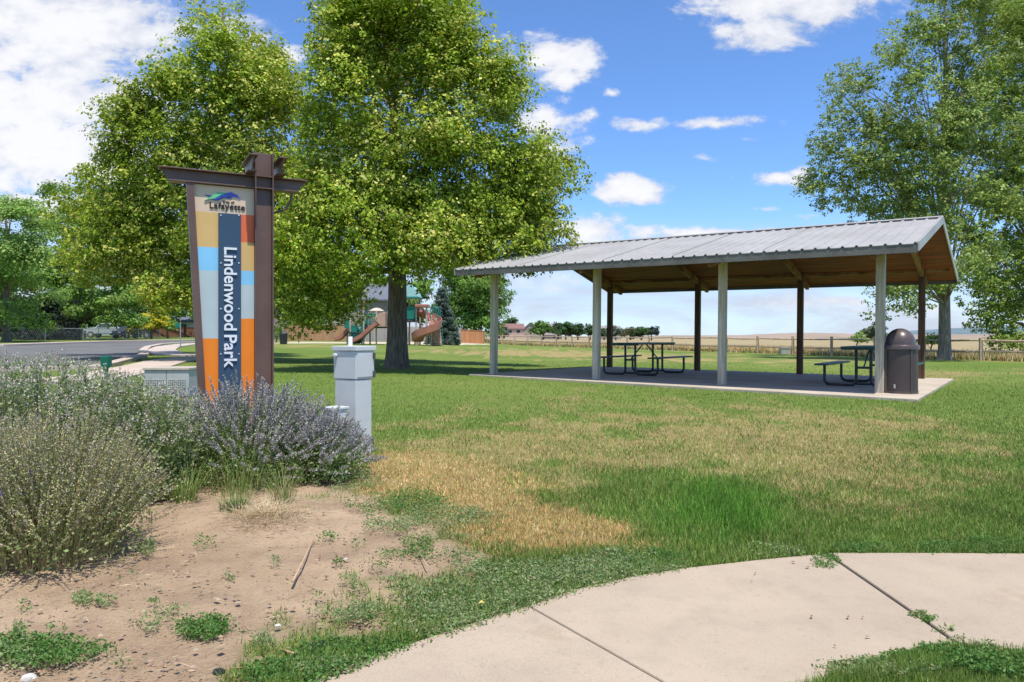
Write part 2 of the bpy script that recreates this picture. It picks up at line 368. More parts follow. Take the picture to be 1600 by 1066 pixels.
def strip(name, pts, w, h, m_, dz=0, **pr):
    mb = MB(); L = [Vector(p) for p in pts]; o = []
    for i, p in enumerate(L):
        d = (L[min(i+1, len(L)-1)]-L[max(i-1, 0)]).normalized(); nrm = Vector((-d.y, d.x, 0))*w/2
        o.append((p-nrm, p+nrm))
    vs = []
    for a, b in o:
        vs += [(a.x, a.y, g(a.x, a.y)-.3), (a.x, a.y, g(a.x, a.y)+h+dz), (b.x, b.y, g(b.x, b.y)+h+dz), (b.x, b.y, g(b.x, b.y)-.3)]
    fs = []
    for i in range(len(o)-1):
        for k in range(3): fs.append((i*4+k, i*4+k+1, i*4+k+5, i*4+k+4))
    fs += [(0, 1, 2, 3), tuple(len(vs)-4+k for k in (3, 2, 1, 0))]
    mb.add(vs, fs); return mb.build(name, m_, None, **pr)
def gline(px, n=6):
    P_ = [GP(a, b) for a, b in px]; o = []
    for i in range(len(P_)-1):
        for k in range(n): o.append(P_[i].lerp(P_[i+1], k/n))
    o.append(P_[-1]); return [Vector((p.x, p.y, 0)) for p in o]
strip('kerb', gline([(-500, 541), (0, 540.6), (100, 536.9), (166, 534.7), (260, 532.7), (330, 531.2), (430, 530.5)]), 1.1, .1, WALK, kind='structure')
strip('kerb', gline([(430, 534.1), (330, 535.3), (285, 536.8), (252, 539.3), (231, 543.8), (224, 549), (226, 556), (150, 577), (-200, 585)]), .35, .1, WALK, kind='structure')
strip('pavement', gline([(330, 536.8), (290, 539), (262, 543), (252, 548), (262, 554), (300, 556.5), (330, 557)]), 1.3, .06, WALK, kind='structure')
strip('pavement', gline([(40, 600), (150, 592), (215, 578), (260, 566), (300, 560)]), 1.3, .05, WALK, kind='structure')

# foreground sidewalk: three cast slabs with joints
def concrete_near():
    m_ = bpy.data.materials.new('sidewalk concrete'); m_.use_nodes = True; t = NT(m_.node_tree)
    v = t.n('ShaderNodeTexCoord').outputs['Object']
    n1 = t.noise(v, .9, 5, .6); n2 = t.noise(v, 5, 5, .65); n3 = t.noise(v, 240, 3, .7); n4 = t.noise(v, 38, 4, .7)
    st = t.noise(v, 1.7, 4, .55, 1.5); cr = t.noise(v, 3.1, 6, .7, .8)
    c = t.mix(t.ss(n1, .35, .65), (.475, .380, .275), (.415, .330, .240)); c = t.mix(t.ss(n2, .45, .75, 0., .45), c, (.33, .262, .19)); c = t.mix(t.ss(st, .60, .70, 0., .30), c, (.30, .215, .135))
    c = t.mix(t.ss(t.m('ABSOLUTE', t.m('SUBTRACT', cr, .5)), .0, .004, .22, 0.), c, (.18, .14, .10))
    c = t.mix(t.ss(n3, .52, .68, 0., .55), c, (.25, .20, .15)); c = t.mix(t.ss(n3, .46, .32, 0., .4), c, (.54, .45, .35)); c = t.mix(t.ss(n4, .60, .70, 0., .4), c, (.27, .215, .16))
    bs = t.n('ShaderNodeBsdfPrincipled'); t.put(bs.inputs['Base Color'], c); bs.inputs['Roughness'].default_value = .9; bs.inputs['Specular IOR Level'].default_value = .15
    bp = t.n('ShaderNodeBump'); bp.inputs['Strength'].default_value = .5; bp.inputs['Distance'].default_value = .003
    t.put(bp.inputs['Height'], t.m('ADD', n3, t.m('MULTIPLY', n4, .6))); t.put(bs.inputs['Normal'], bp.outputs[0])
    o = t.n('ShaderNodeOutputMaterial'); t.put(o.inputs[0], bs.outputs[0]); return m_
SWM = concrete_near()
J1a, J1b = GP(825, 950), GP(1028, 1066); J2a, J2b = GP(1296, 872), GP(1505, 1017)
def halfclip(poly, a, b, keep, gap):
    """keep side of the line a-b (sign) shrunk by gap"""
    d = (b-a); nrm = Vector((-d.y, d.x)).normalized()*keep; out = []
    sd_ = lambda p: (p[0]-a.x)*nrm.x+(p[1]-a.y)*nrm.y-gap
    for i in range(len(poly)):
        p, q_ = poly[i], poly[(i+1) % len(poly)]; sp, sq = sd_(p), sd_(q_)
        if sp >= 0: out.append(p)
        if sp*sq < 0: k = sp/(sp-sq); out.append((p[0]+(q_[0]-p[0])*k, p[1]+(q_[1]-p[1])*k))
    return out
def wob(poly):
    o = []
    for i in range(len(poly)):
        a, b = poly[i], poly[(i+1) % len(poly)]; L = math.hypot(b[0]-a[0], b[1]-a[1]); n = max(1, int(L/.05))
        for k in range(n): o.append((a[0]+(b[0]-a[0])*k/n, a[1]+(b[1]-a[1])*k/n))
    return o
def slab(poly, z0, z1, name):
    import bmesh
    b = bmesh.new(); vs = [b.verts.new((x, y, z1)) for x, y in poly]; f = b.faces.new(vs)
    if f.normal.z < 0: f.normal_flip()
    r_ = bmesh.ops.extrude_face_region(b, geom=[f]); 
    for v_ in r_['geom']:
        if isinstance(v_, bmesh.types.BMVert): v_.co.z = z0
    bmesh.ops.recalc_face_normals(b, faces=b.faces); me = bpy.data.meshes.new(name); b.to_mesh(me); b.free()
    o = link(name, me, None, SWM, kind='structure'); md = o.modifiers.new('bevel', 'BEVEL'); md.width = .006; md.segments = 2; md.limit_method = 'ANGLE'; md.angle_limit = R(50); return o
s1 = halfclip(SWW, J1a, J1b, -1, .0025); s2 = halfclip(halfclip(SWW, J1a, J1b, 1, .0025), J2a, J2b, -1, .005); s3 = halfclip(SWW, J2a, J2b, 1, .005)
for i, (pl, zt) in enumerate(((s1, .010), (s2, .012), (s3, .016))):
    slab(pl, -.12, zt, 'sidewalk')

# ------------------------------------------------------------------ grass, weeds (vectorised blades and leaf quads)
def blades(x, y, z, h, w, colr, lean=.5, r=None):
    n = len(x); a = rng.random(n)*2*np.pi; b = rng.random(n)*2*np.pi; ln = h*lean*(rng.random(n)**.7)
    wx, wy = np.cos(a)*w/2, np.sin(a)*w/2
    v = np.empty((n, 3, 3)); v[:, 0] = np.stack([x-wx, y-wy, z-.004], -1); v[:, 1] = np.stack([x+wx, y+wy, z-.004], -1)
    v[:, 2] = np.stack([x+np.cos(b)*ln, y+np.sin(b)*ln, z+np.sqrt(np.maximum(h*h-ln*ln, 1e-6))], -1)
    return v.reshape(-1, 3), np.arange(3*n).reshape(-1, 3), colr
def pick(cols, n, jit=.18):
    c = np.array(cols)[rng.integers(0, len(cols), n)]; return np.clip(c*(1+(rng.random((n, 1))-.5)*2*jit)*(1+(rng.random((n, 3))-.5)*.2), 0, 1)
def quads(C, L, asp, flat=0., fold=True, dirs=None, up=None):
    """leaf shaped quads at centres C, length L"""
    n = len(C); L = np.broadcast_to(L, (n,))[:, None]
    d = rng.normal(size=(n, 3)) if dirs is None else dirs
    d /= np.linalg.norm(d, axis=1, keepdims=True)+1e-9
    u = rng.normal(size=(n, 3)); u[:, 2] += flat*2
    if up is not None:
        u = u*.38+up; un = u/(np.linalg.norm(u, axis=1, keepdims=True)+1e-9); d = d-un*(d*un).sum(1, keepdims=True)*.75; d /= np.linalg.norm(d, axis=1, keepdims=True)+1e-9
    s = np.cross(d, u); s /= np.linalg.norm(s, axis=1, keepdims=True)+1e-9
    v = np.empty((n, 4, 3)); v[:, 0] = C-d*L/2; v[:, 2] = C+d*L/2; v[:, 1] = C+s*L*asp/2-d*L*.08; v[:, 3] = C-s*L*asp/2-d*L*.08
    return v.reshape(-1, 3), np.arange(4*n).reshape(-1, 4)
GRN = [(.095, .185, .025), (.140, .240, .038), (.185, .290, .055), (.115, .200, .035), (.20, .27, .07)]
MID = [(.26, .29, .075), (.22, .26, .065), (.32, .32, .11)]
DRY = [(.62, .44, .19), (.56, .37, .14), (.70, .54, .28), (.46, .37, .13), (.62, .37, .15)]
SUMM = [(.105, .185, .05), (.08, .15, .04)]
def lawn():
    n = 620000
    py = HY+33+(rng.random(n)**.85)*532; px = rng.random(n)*1900-150
    m2 = 190000; py = np.concatenate([py, HY+40+rng.random(m2)*430]); side = rng.random(m2) < .75; px = np.concatenate([px, np.where(side, 1750+rng.random(m2)*1500, -150-rng.random(m2)*500)])
    y = F/(py-HY); x = (px-800)/F*y
    k = (y < 30); x, y, px, py = x[k], y[k], px[k], py[k]
    sd = polydist(x, y, SWW); dirt = np.zeros(len(x)); q = (y < 10) & (x < 2); dirt[q] = f_dirt(x[q], y[q])
    k = (sd < -.004+.018*rng.random(len(x))*(rng.random(len(x)) < .3)) & (rng.random(len(x)) > dirt*1.12)
    # shelter slab
    a, b = shl(x, y); k &= ~((a > -.5) & (a < 9.62) & (b > -.5-.0733*(a+.45)) & (b < 6.95))
    qx, qy = pix(x, y); wz = sstep(qy, 868, 905)*sstep(-qx, -1090, -1000); k &= rng.random(len(x)) > wz*.72
    x, y = x[k], y[k]; n = len(x); dry = f_dry(x, y); lu = np.clip(LUSH(x, y)*(.45+1.1*fbm(x*4, y*4, 3)), 0, 1)
    # thin, bare patches
    k = rng.random(n) > .35*sstep(dry, .55, 1.)*sstep(fbm(x*6, y*6), .45, .6)
    x, y, dry, lu = x[k], y[k], dry[k], lu[k]; n = len(x)
    qx, qy = pix(x, y); hot = np.clip(B(qx, qy, 680, 770, 150, 60)+B(qx, qy, 800, 795, 120, 40)+B(qx, qy, 920, 838, 200, 45)+B(qx, qy, 620, 735, 80, 28), 0, 1); isdry = rng.random(n) < sstep(dry+(rng.random(n)-.5)*.35, .08, .9)*(.56+.36*hot); mid = (~isdry) & (rng.random(n) < .22+.55*dry)
    c = pick(GRN, n); c[mid] = pick(MID, mid.sum()); c[isdry] = pick(DRY, isdry.sum()); ol = isdry & (hot < .45); c[ol] = pick([(.50, .43, .19), (.44, .38, .15), (.56, .48, .26), (.40, .30, .13)], ol.sum())
    lm = lu > .25+.5*rng.random(n); c[lm] = pick([(.085, .21, .02), (.12, .27, .03), (.17, .33, .05), (.10, .19, .035)], lm.sum())
    tuft = .7+.7*fbm(x*5, y*5, 3); c = np.clip(c*(.72+.56*fbm(x*3.3+7, y*3.3, 4))[:, None], 0, 1); c = np.clip(c*1.12, 0, 1); h = (.020+.020*rng.random(n))*(1-.4*isdry)*tuft+lu*.070*rng.random(n)+.02*(polydist(x, y, SWW) > -.10)*rng.random(n)
    w = .0028+.00075*y
    v, f, c = blades(x, y, G(x, y), h, w, c, .92)
    link('lawn_grass', npmesh('lawn_grass', v, f, c), None, BLADE, kind='stuff', label='green mown lawn with dry straw coloured patches', category='grass')
UU = Vector((math.cos(.6175), -math.sin(.6175))); VV = Vector((math.sin(.6175), math.cos(.6175))); P1 = (-.469, 18.606)
def shl(x, y): dx = x-P1[0]; dy = y-P1[1]; return dx*UU.x+dy*UU.y, dx*VV.x+dy*VV.y
lawn()
# low broad-leaved weeds: (px, py, rx, ry, leaves)
WEED = [(600, 1035, 120, 32, 8200), (760, 975, 130, 30, 8200), (700, 940, 80, 30, 3400), (850, 925, 120, 28, 8200), (960, 893, 105, 20, 6500), (470, 1060, 90, 20, 3600), (1010, 880, 60, 16, 2000), (850, 892, 70, 14, 1400), (960, 872, 60, 10, 1200), (520, 1050, 80, 14, 2200),
        (640, 785, 60, 18, 2400), (700, 810, 70, 16, 2400), (620, 825, 45, 12, 900), (760, 900, 40, 14, 900), (560, 755, 35, 12, 800),
        (60, 1020, 85, 22, 2600), (20, 1035, 40, 16, 800), (140, 1018, 40, 10, 500), (235, 975, 36, 14, 500), (320, 985, 45, 18, 1300), (265, 960, 28, 10, 300), (410, 1005, 18, 12, 160), (495, 958, 24, 12, 500), (555, 962, 45, 14, 800), (600, 972, 30, 12, 500),
        (535, 768, 24, 8, 260), (590, 802, 30, 9, 300), (560, 790, 26, 8, 220), (660, 852, 34, 9, 380), (700, 872, 44, 10, 520), (612, 868, 24, 8, 220), (735, 884, 34, 9, 420), (585, 826, 22, 6, 160), (690, 842, 40, 8, 420), (545, 905, 16, 5, 90), (620, 905, 26, 8, 240), (500, 935, 14, 5, 80), (430, 880, 10, 4, 50), (360, 905, 12, 4, 50), (90, 985, 18, 5, 90),
        (320, 850, 17, 12, 350), (510, 843, 18, 7, 260), (560, 850, 16, 7, 160), (590, 880, 30, 12, 300), (650, 865, 20, 10, 160), (38, 952, 14, 6, 120), (130, 940, 16, 9, 200), (165, 943, 18, 6, 110), (210, 898, 8, 5, 50), (187, 905, 6, 5, 30),
        (230, 858, 14, 12, 260), (480, 800, 10, 6, 60), (530, 880, 10, 5, 50), (560, 920, 16, 6, 80), (475, 1025, 20, 7, 160), (190, 1040, 14, 6, 80), (240, 945, 10, 4, 40), (30, 985, 12, 5, 50),
        (1292, 883, 22, 10, 550), (1380, 1052, 90, 14, 3000), (1470, 1035, 80, 16, 3600), (1580, 1048, 70, 18, 3800), (1530, 1024, 40, 9, 900), (1435, 967, 14, 5, 160), (1452, 975, 12, 4, 120), (1475, 993, 16, 4, 160), (1495, 1008, 14, 5, 180),
        (1460, 862, 40, 10, 1500), (1560, 858, 60, 12, 2400), (1200, 868, 60, 9, 900), (1340, 862, 60, 8, 1000)]
def weeds():
    Vs, Fs, Cs = [], [], []; o = 0
    for (cx, cy, rx, ry, n) in WEED:
        n = int(n*1.9); a = rng.random(n)*2*np.pi; r = np.sqrt(rng.random(n))*(.75+.5*rng.random(n))
        px = cx+np.cos(a)*r*rx; py = cy+np.sin(a)*r*ry; y = F/(py-HY); x = (px-800)/F*y
        k = (rng.random(n) < (.15 if n < 3000 else .45)+1.6*sstep(fbm(x*9+3, y*9), .42, .62)*(1.25-r*.6)) & (polydist(x, y, SWW) < .012+.05*rng.random(n)**3+(cx > 1270)*.3); x, y = x[k], y[k]; n = len(x)
        z = G(x, y)+.003+rng.random(n)*.034*(.2+1.2*fbm(x*8, y*8)); C = np.stack([x, y, z], -1)
        v, f = quads(C, .006+.012*rng.random(n)**1.5, .5, flat=.3); Vs.append(v); Fs.append(f+o); o += len(v)
        tone = [(.21, .31, .11), (.28, .38, .15), (.36, .43, .21), (.16, .25, .075), (.38, .37, .18)] if ((cx*7+cy) % 3) else [(.09, .21, .045), (.13, .26, .055), (.18, .30, .075)]
        Cs.append(pick(tone, n))
    link('low_weeds', npmesh('low_weeds', np.concatenate(Vs), np.concatenate(Fs), np.concatenate(Cs)), None, LEAF, kind='stuff', label='low green weeds creeping over dirt and walk edge', category='weeds')
weeds()
def litter():
    # pebbles, clods and straw on the bare dirt
    n = 2600; px = rng.random(n)*900-60; py = 730+rng.random(n)*370; y = F/(py-HY); x = (px-800)/F*y
    k = (f_dirt(x, y) > .6) & (polydist(x, y, SWW) < -.02); x, y = x[k], y[k]; n = len(x)
    mb_v = []; mb_f = []; cs = []; o = 0
    base = np.array([(1, 0, 0), (-1, 0, 0), (0, 1, 0), (0, -1, 0), (0, 0, 1), (0, 0, -.6)], float)
    ff = np.array([(0, 2, 4), (2, 1, 4), (1, 3, 4), (3, 0, 4), (2, 0, 5), (1, 2, 5), (3, 1, 5), (0, 3, 5)])
    s = .0012+.006*rng.random(n)**4*1.6; zc = G(x, y)+(fbm(x*2.3, y*2.3)-.5)*.05+(fbm(x*13, y*13)-.5)*.022+(fbm(x*5, y*5)-.5)*.012+.001
    v = base[None]*s[:, None, None]*(.7+.6*rng.random((n, 6, 1)))*np.array([1.2, 1, .7])+np.stack([x, y, zc], -1)[:, None]
    f = ff[None]+np.arange(n)[:, None, None]*6
    c = pick([(.34, .23, .16), (.42, .30, .21), (.28, .19, .13), (.42, .315, .225)], n); c = np.repeat(c, 8, 0)
    link('pebbles', npmesh('pebbles', v.reshape(-1, 3), f.reshape(-1, 3), c), None, FLOWER, kind='stuff', label='small clods and pebbles strewn over bare dirt', category='pebbles')
    n = 3200; px = rng.random(n)*900-60; py = 745+rng.random(n)*330; y = F/(py-HY); x = (px-800)/F*y; k = (f_dirt(x, y) > .4) & (polydist(x, y, SWW) < -.02) & (fbm(x*2.5+4, y*2.5) > .47); x, y = x[k], y[k]; n = len(x)
    C = np.stack([x, y, G(x, y)+(fbm(x*2.3, y*2.3)-.5)*.05+(fbm(x*13, y*13)-.5)*.022+(fbm(x*5, y*5)-.5)*.012+.003], -1); d = rng.normal(size=(n, 3)); d[:, 2] *= .15
    v, f = quads(C, .006+.022*rng.random(n)**2, .35, flat=3, dirs=d)
    link('mulch', npmesh('mulch', v, f, pick([(.22, .14, .09), (.32, .21, .13), (.15, .095, .06), (.46, .34, .22)], n)), None, FLOWER, kind='stuff', label='dark bark chips and leaf crumbs on the bare dirt', category='mulch')
    n = 5200; sel = rng.random(n)
    px = np.where(sel < .55, rng.normal(420, 42, n), rng.random(n)*760-20); py = np.where(sel < .55, rng.normal(803, 15, n), 770+rng.random(n)*290)
    k = (py > HY+30); px, py = px[k], py[k]; y = F/(py-HY); x = (px-800)/F*y; k = (f_dirt(x, y) > .3) & (polydist(x, y, SWW) < -.02) & ((rng.random(len(x)) < .45) | (np.hypot(px-420, (py-803)*2) < 110)) & (rng.random(len(x)) < .5); x, y = x[k], y[k]; n = len(x)
    z = G(x, y)+.006+.03*rng.random(n)*(np.hypot(x+2.28*y/3.3-0, 0) > 0); C = np.stack([x, y, z], -1)
    d = rng.normal(size=(n, 3)); d[:, 2] *= .18
    v, f = quads(C, .015+.05*rng.random(n), .05, dirs=d)
    link('straw', npmesh('straw', v, f, pick([(.52, .42, .26), (.60, .50, .33), (.42, .32, .18)], n)), None, BLADE, kind='stuff', label='dead straw scattered on the dirt below the shrubs', category='straw')
litter()
def field_grass():
    Vs, Fs, Cs = [], [], []; o = 0
    n = 42000; s_ = rng.random(n)*78-30; d_ = .15+rng.random(n)**1.7*14
    x = FA.x+FD.x*s_-FD.y*d_; y = FA.y+FD.y*s_+FD.x*d_
    k = (y > 24); x, y = x[k], y[k]; d_ = d_[k]; n = len(x)
    h = (.22+.36*rng.random(n))*(.5+.9*fbm(x*.5, y*.5)); edge = d_ < .8
    h = np.where(edge, h*.6, h)
    c = pick([(.78, .60, .32), (.70, .52, .26), (.86, .70, .42), (.56, .48, .20)], n); gk = (rng.random(n) < np.where(edge, .6, .10)); c[gk] = pick([(.10, .15, .035), (.16, .20, .05)], gk.sum())
    rk = (fbm(x*.8+9, y*.8) > .60) & (rng.random(n) < .35); c[rk] = pick([(.42, .18, .10), (.50, .25, .14)], rk.sum())
    v, f, c = blades(x, y, G(x, y), h, .035+.03*rng.random(n), c, .35)
    link('field_grass', npmesh('field_grass', v, f, c), None, BLADE, kind='stuff', label='tall golden dry grass beyond the rail fence', category='dry grass')
field_grass()

# ------------------------------------------------------------------ picnic shelter
yaw = .6175
shelter = empty('picnic_shelter', (P1[0], P1[1], g(*P1)+.0), 'open picnic shelter with ribbed metal gable roof on eight wooden posts', 'picnic shelter', rot=(0, math.atan(K), -yaw))
SPC, WID, HP = 2.964, 6.288, 2.581
OL, OR_, OE, ZE, ZR = .536, .696, .907, 2.654, 3.638
# matrix order check: rotation_euler XYZ applies X, then Y, then Z -> tilt first; so build the tilt explicitly
shelter.rotation_mode = 'QUATERNION'
shelter.rotation_quaternion = (Matrix.Rotation(math.atan(K), 3, 'Y') @ Matrix.Rotation(-yaw, 3, 'Z')).to_quaternion()
sl = MB(); sl.prism([(-.45, -.45), (9.64, -1.19), (9.55, 6.9), (-.45, 6.9)], 'z', -.12, .035); sl.build('floor_slab', CONC, shelter, bevel=.01)
for j in range(2):
    for i in range(4):
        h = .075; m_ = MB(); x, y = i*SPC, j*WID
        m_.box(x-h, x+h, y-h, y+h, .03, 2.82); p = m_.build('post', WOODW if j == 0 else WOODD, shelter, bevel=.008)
        if j == 1: p['label'] = 'dark rear post'
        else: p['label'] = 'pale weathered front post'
def roofz(b): return ZE+(ZR-ZE)*(1-abs(b-WID/2)/(WID/2+OE))
# beams along eaves
for b in (0, WID):
    m_ = MB(); m_.box(-OL+.1, 3*SPC+OR_-.1, b-.06, b+.06, 2.74, roofz(0)-.05); m_.build('eave_beam', BEAMW, shelter, bevel=.006)
# roof: near and far slopes with ribs (profile runs along a)
def ribbed(b0, z0, b1, z1, name):
    a = -OL; V_ = []; prof = []
    while a < 3*SPC+OR_-1e-6:
        prof += [(a, 0), (a+.02, .028), (a+.045, .028), (a+.065, 0)]; a += .2286
    prof = [(p, q_) for p, q_ in prof if p < 3*SPC+OR_-.01]+[(3*SPC+OR_, 0)]
    mb = MB(); n = len(prof); rows = [(b0, z0), (b1, z1)]
    for dz in (0, -.012):
        for (b, z) in rows:
            for (p, q_) in prof: mb.v.append((p, b, z+q_+dz))
    for k in range(2):
        for i in range(n-1): mb.f.append((k*2*n+i, k*2*n+i+1, k*2*n+n+i+1, k*2*n+n+i)); mb.mi.append(0)
    for i in range(n-1): mb.f.append((i, i+1, 2*n+i+1, 2*n+i)); mb.mi.append(0); mb.f.append((n+i, n+i+1, 3*n+i+1, 3*n+i)); mb.mi.append(0)
    return mb.build(name, GALV, shelter)
ribbed(-OE-.03, ZE-.01, WID/2, ZR, 'roof_panel'); ribbed(WID+OE+.03, ZE-.01, WID/2, ZR, 'roof_panel')
# lap seams
m_ = MB()
for a in (1.4, 3.6, 5.2, 7.0):
    for sgn in (0,):
        m_.bar((a, -OE, ZE+.031), (a, WID/2-.1, ZR-.02+.031), .016, .004)
m_.build('lap_seam', FASC, shelter)
# plank ceiling
PLANK = bpy.data.materials.new('ceiling planks'); PLANK.use_nodes = True; t = NT(PLANK.node_tree)
v = t.n('ShaderNodeTexCoord').outputs['Object']; sp_ = t.n('ShaderNodeSeparateXYZ'); t.put(sp_.inputs[0], v)
bd = t.m('FLOOR', t.m('MULTIPLY', sp_.outputs[1], 6.5)); wn = t.n('ShaderNodeTexWhiteNoise', noise_dimensions='1D'); t.put(wn.inputs['W'], bd)
fr = t.m('FRACT', t.m('MULTIPLY', sp_.outputs[1], 6.5))
mp = t.n('ShaderNodeMapping'); t.put(mp.inputs[0], v); mp.inputs['Scale'].default_value = (.35, 6, 1)
nn = t.noise(mp.outputs[0], 3, 6, .65)
c = t.mix(t.ss(nn, .36, .64), (.38, .085, .020), (.085, .024, .011)); c = t.mix(t.m('MULTIPLY', wn.outputs[0], .6), c, (.19, .052, .017)); c = t.mix(t.ss(t.noise(mp.outputs[0], 1.2, 4, .6), .55, .7, 0., .7), c, (.11, .05, .03))
c = t.mix(t.ss(fr, .0, .05, .8, 0.), c, (.03, .015, .01))
bs = t.n('ShaderNodeBsdfPrincipled'); t.put(bs.inputs['Base Color'], c); bs.inputs['Roughness'].default_value = .7
o_ = t.n('ShaderNodeOutputMaterial'); t.put(o_.inputs[0], bs.outputs[0])
for (b0, b1) in ((-OE+.02, WID/2), (WID+OE-.02, WID/2)):
    m_ = MB(); z0, z1 = roofz(b0)-.035, ZR-.035
    A0, A1 = -OL+.02, 3*SPC+OR_-.02
    m_.add([(A0, b0, z0), (A1, b0, z0), (A1, b1, z1), (A0, b1, z1), (A0, b0, z0-.04), (A1, b0, z0-.04), (A1, b1, z1-.04), (A0, b1, z1-.04)],
           [(0, 1, 2, 3), (7, 6, 5, 4), (0, 4, 5, 1), (1, 5, 6, 2), (2, 6, 7, 3), (3, 7, 4, 0)]); m_.build('ceiling_planks', PLANK, shelter)
for i in range(4):
    for (b, s_) in ((0, 1), (WID, -1)):
        m_ = MB(); b0 = b-s_*(OE-.12)
        m_.bar((i*SPC, b0, roofz(b0)-.17), (i*SPC, WID/2-s_*.0, ZR-.17), .09, .18); m_.build('rafter', BEAMW, shelter, bevel=.005)
# fascia and rake trim
for b, s_ in ((-OE, -1), (WID+OE, 1)):
    m_ = MB(); m_.box(-OL-.01, 3*SPC+OR_+.01, b-.02 if s_ < 0 else b, b if s_ < 0 else b+.02, ZE-.165, ZE-.008); m_.build('fascia', FASC, shelter, bevel=.004)
for a, s_ in ((-OL, -1), (3*SPC+OR_, 1)):
    m_ = MB()
    for b0, b1 in ((-OE-.03, WID/2), (WID+OE+.03, WID/2)):
        x0 = a+s_*.003; x1 = a+s_*.028
        z0, z1 = ZE+.02, ZR+.035
        P_ = [(x0, b0, z0), (x1, b0, z0), (x1, b1, z1), (x0, b1, z1), (x0, b0, z0-.16), (x1, b0, z0-.16), (x1, b1, z1-.16), (x0, b1, z1-.16)]
        m_.add(P_, [(0, 1, 2, 3), (7, 6, 5, 4), (0, 4, 5, 1), (1, 5, 6, 2), (2, 6, 7, 3), (3, 7, 4, 0)])
    m_.build('rake_trim', GALV, shelter)
m_ = MB(); 
for s_ in (-1, 1): m_.bar((-OL-.02, WID/2+s_*.075, ZR+.018), (3*SPC+OR_+.02, WID/2+s_*.075, ZR+.018), .16, .012, up=(0, s_*.3, 1))
m_.build('ridge_cap', GALV, shelter)
m_ = MB(); m_.box(-OL+.05, 3*SPC+OR_-.05, WID/2-.19, WID/2-.17, ZR-.07, ZR-.003)
m_.build('closure_strip', CABD, shelter)

def SP_(a, b, z=.035):
    return shelter_mat @ Vector((a, b, z))
shelter_mat = Matrix.Translation(Vector((P1[0], P1[1], g(*P1)))) @ shelter.rotation_quaternion.to_matrix().to_4x4()
# ------------------------------------------------------------------ picnic tables
def fillet(pts, r, n=5):
    pts = [Vector(p) for p in pts]; o = [pts[0]]
    for i in range(1, len(pts)-1):
        a, b, c = pts[i-1], pts[i], pts[i+1]; u = (a-b).normalized(); w = (c-b).normalized(); p0, p2 = b+u*r, b+w*r
        for k in range(n+1):
            q_ = k/n; o.append(p0*(1-q_)**2+b*2*q_*(1-q_)+p2*q_*q_)
    return o+[pts[-1]]
def perf(name, mb, parent):
    return mb.build(name, GREENT, parent, bevel=.006)
def picnic_table(label, loc, rz, L=2.35):
    T = empty('picnic_table', loc, label, 'picnic table', 'green picnic tables under the shelter', (0, 0, rz))
    m_ = MB()
    for k in range(3): m_.box(-.385+k*.26, -.385+k*.26+.25, -L/2, L/2, .80, .842)
    m_.box(-.37, .37, -L/2+.03, -L/2+.06, .77, .802); m_.box(-.37, .37, L/2-.06, L/2-.03, .77, .802)
    m_.build('tabletop', GREENT, T, bevel=.008)
    for s_ in (-1, 1):
        m_ = MB(); x = s_*.76
        for k in range(2): m_.box(x-.135+k*.14, x-.005+k*.14, -L/2, L/2, .44, .478)
        m_.build('bench_seat', GREENT, T, bevel=.008)
    for e in (-1, 1):
        y = e*(L/2-.33)
        for s_ in (-1, 1):
            m_ = MB(); yo = y+s_*.0
            m_.tube(fillet([(s_*.14, yo, .80), (s_*.14, yo, .03), (s_*.76, yo, .03), (s_*.76, yo, .44)], .13), .030, 10); m_.build('leg', BLACKP, T, smooth=True)
        m_ = MB(); m_.bar((-.14, y, .40), (.14, y, .40), .03, .05); m_.tube([(-.14, y, .06), (.14, y, .06)], .022, 8); m_.tube([(0, y, .40), (0, e*.10, .80)], .016, 8); m_.build('brace', BLACKP, T)
    return T
p_ = SP_(2.75, 3.05); picnic_table('green picnic table with black pipe legs at the left end of the shelter', p_, -yaw)
p_ = SP_(8.35, 2.45); picnic_table('green picnic table behind the brown trash can at the right of the shelter', p_, -yaw)

# ------------------------------------------------------------------ trash can under shelter
def expanded_metal():
    m_ = bpy.data.materials.new('expanded metal'); m_.use_nodes = True; t = NT(m_.node_tree)
    tc = t.n('ShaderNodeTexCoord'); sp = t.n('ShaderNodeSeparateXYZ'); t.put(sp.inputs[0], tc.outputs['Object'])
    ang = t.m('ARCTAN2', sp.outputs[1], sp.outputs[0]); u = t.m('MULTIPLY', ang, 56/(2*math.pi)*1.0); v = t.m('MULTIPLY', sp.outputs[2], 26)
    a = t.m('ABSOLUTE', t.m('SUBTRACT', t.m('FRACT', t.m('ADD', u, v)), .5)); b = t.m('ABSOLUTE', t.m('SUBTRACT', t.m('FRACT', t.m('SUBTRACT', u, v)), .5))
    k = t.m('GREATER_THAN', t.m('MAXIMUM', a, b), .36)
    bs = t.n('ShaderNodeBsdfPrincipled'); bs.inputs['Roughness'].default_value = .4
    t.put(bs.inputs['Base Color'], t.mix(k, (.012, .009, .009), (.12, .085, .08)))
    o = t.n('ShaderNodeOutputMaterial'); t.put(o.inputs[0], bs.outputs[0]); return m_
EXM = expanded_metal(); CANB = mat('brown coated steel', (.105, .075, .066), .35, (.08, .058, .052), 4, spec=.5)
cl = GAT(1406.5, 13.45); TC = empty('trash_can', (cl.x, cl.y, cl.z+.035), 'brown domed trash can of expanded metal beside the right front post', 'trash can', rot=(0, 0, R(-25)))
m_ = MB(); m_.lathe([(.285, .03), (.29, .03), (.29, .80), (.285, .80)], 56); m_.build('can_body', EXM, TC, smooth=True)
m_ = MB(); m_.lathe([(.27, .035), (.262, .035), (.262, .79), (.27, .79)], 32); m_.build('liner', BLACKP, TC)
m_ = MB(); m_.lathe([(.0, .0), (.298, .0), (.298, .045), (.0, .045)], 40); m_.build('base_ring', CANB, TC)
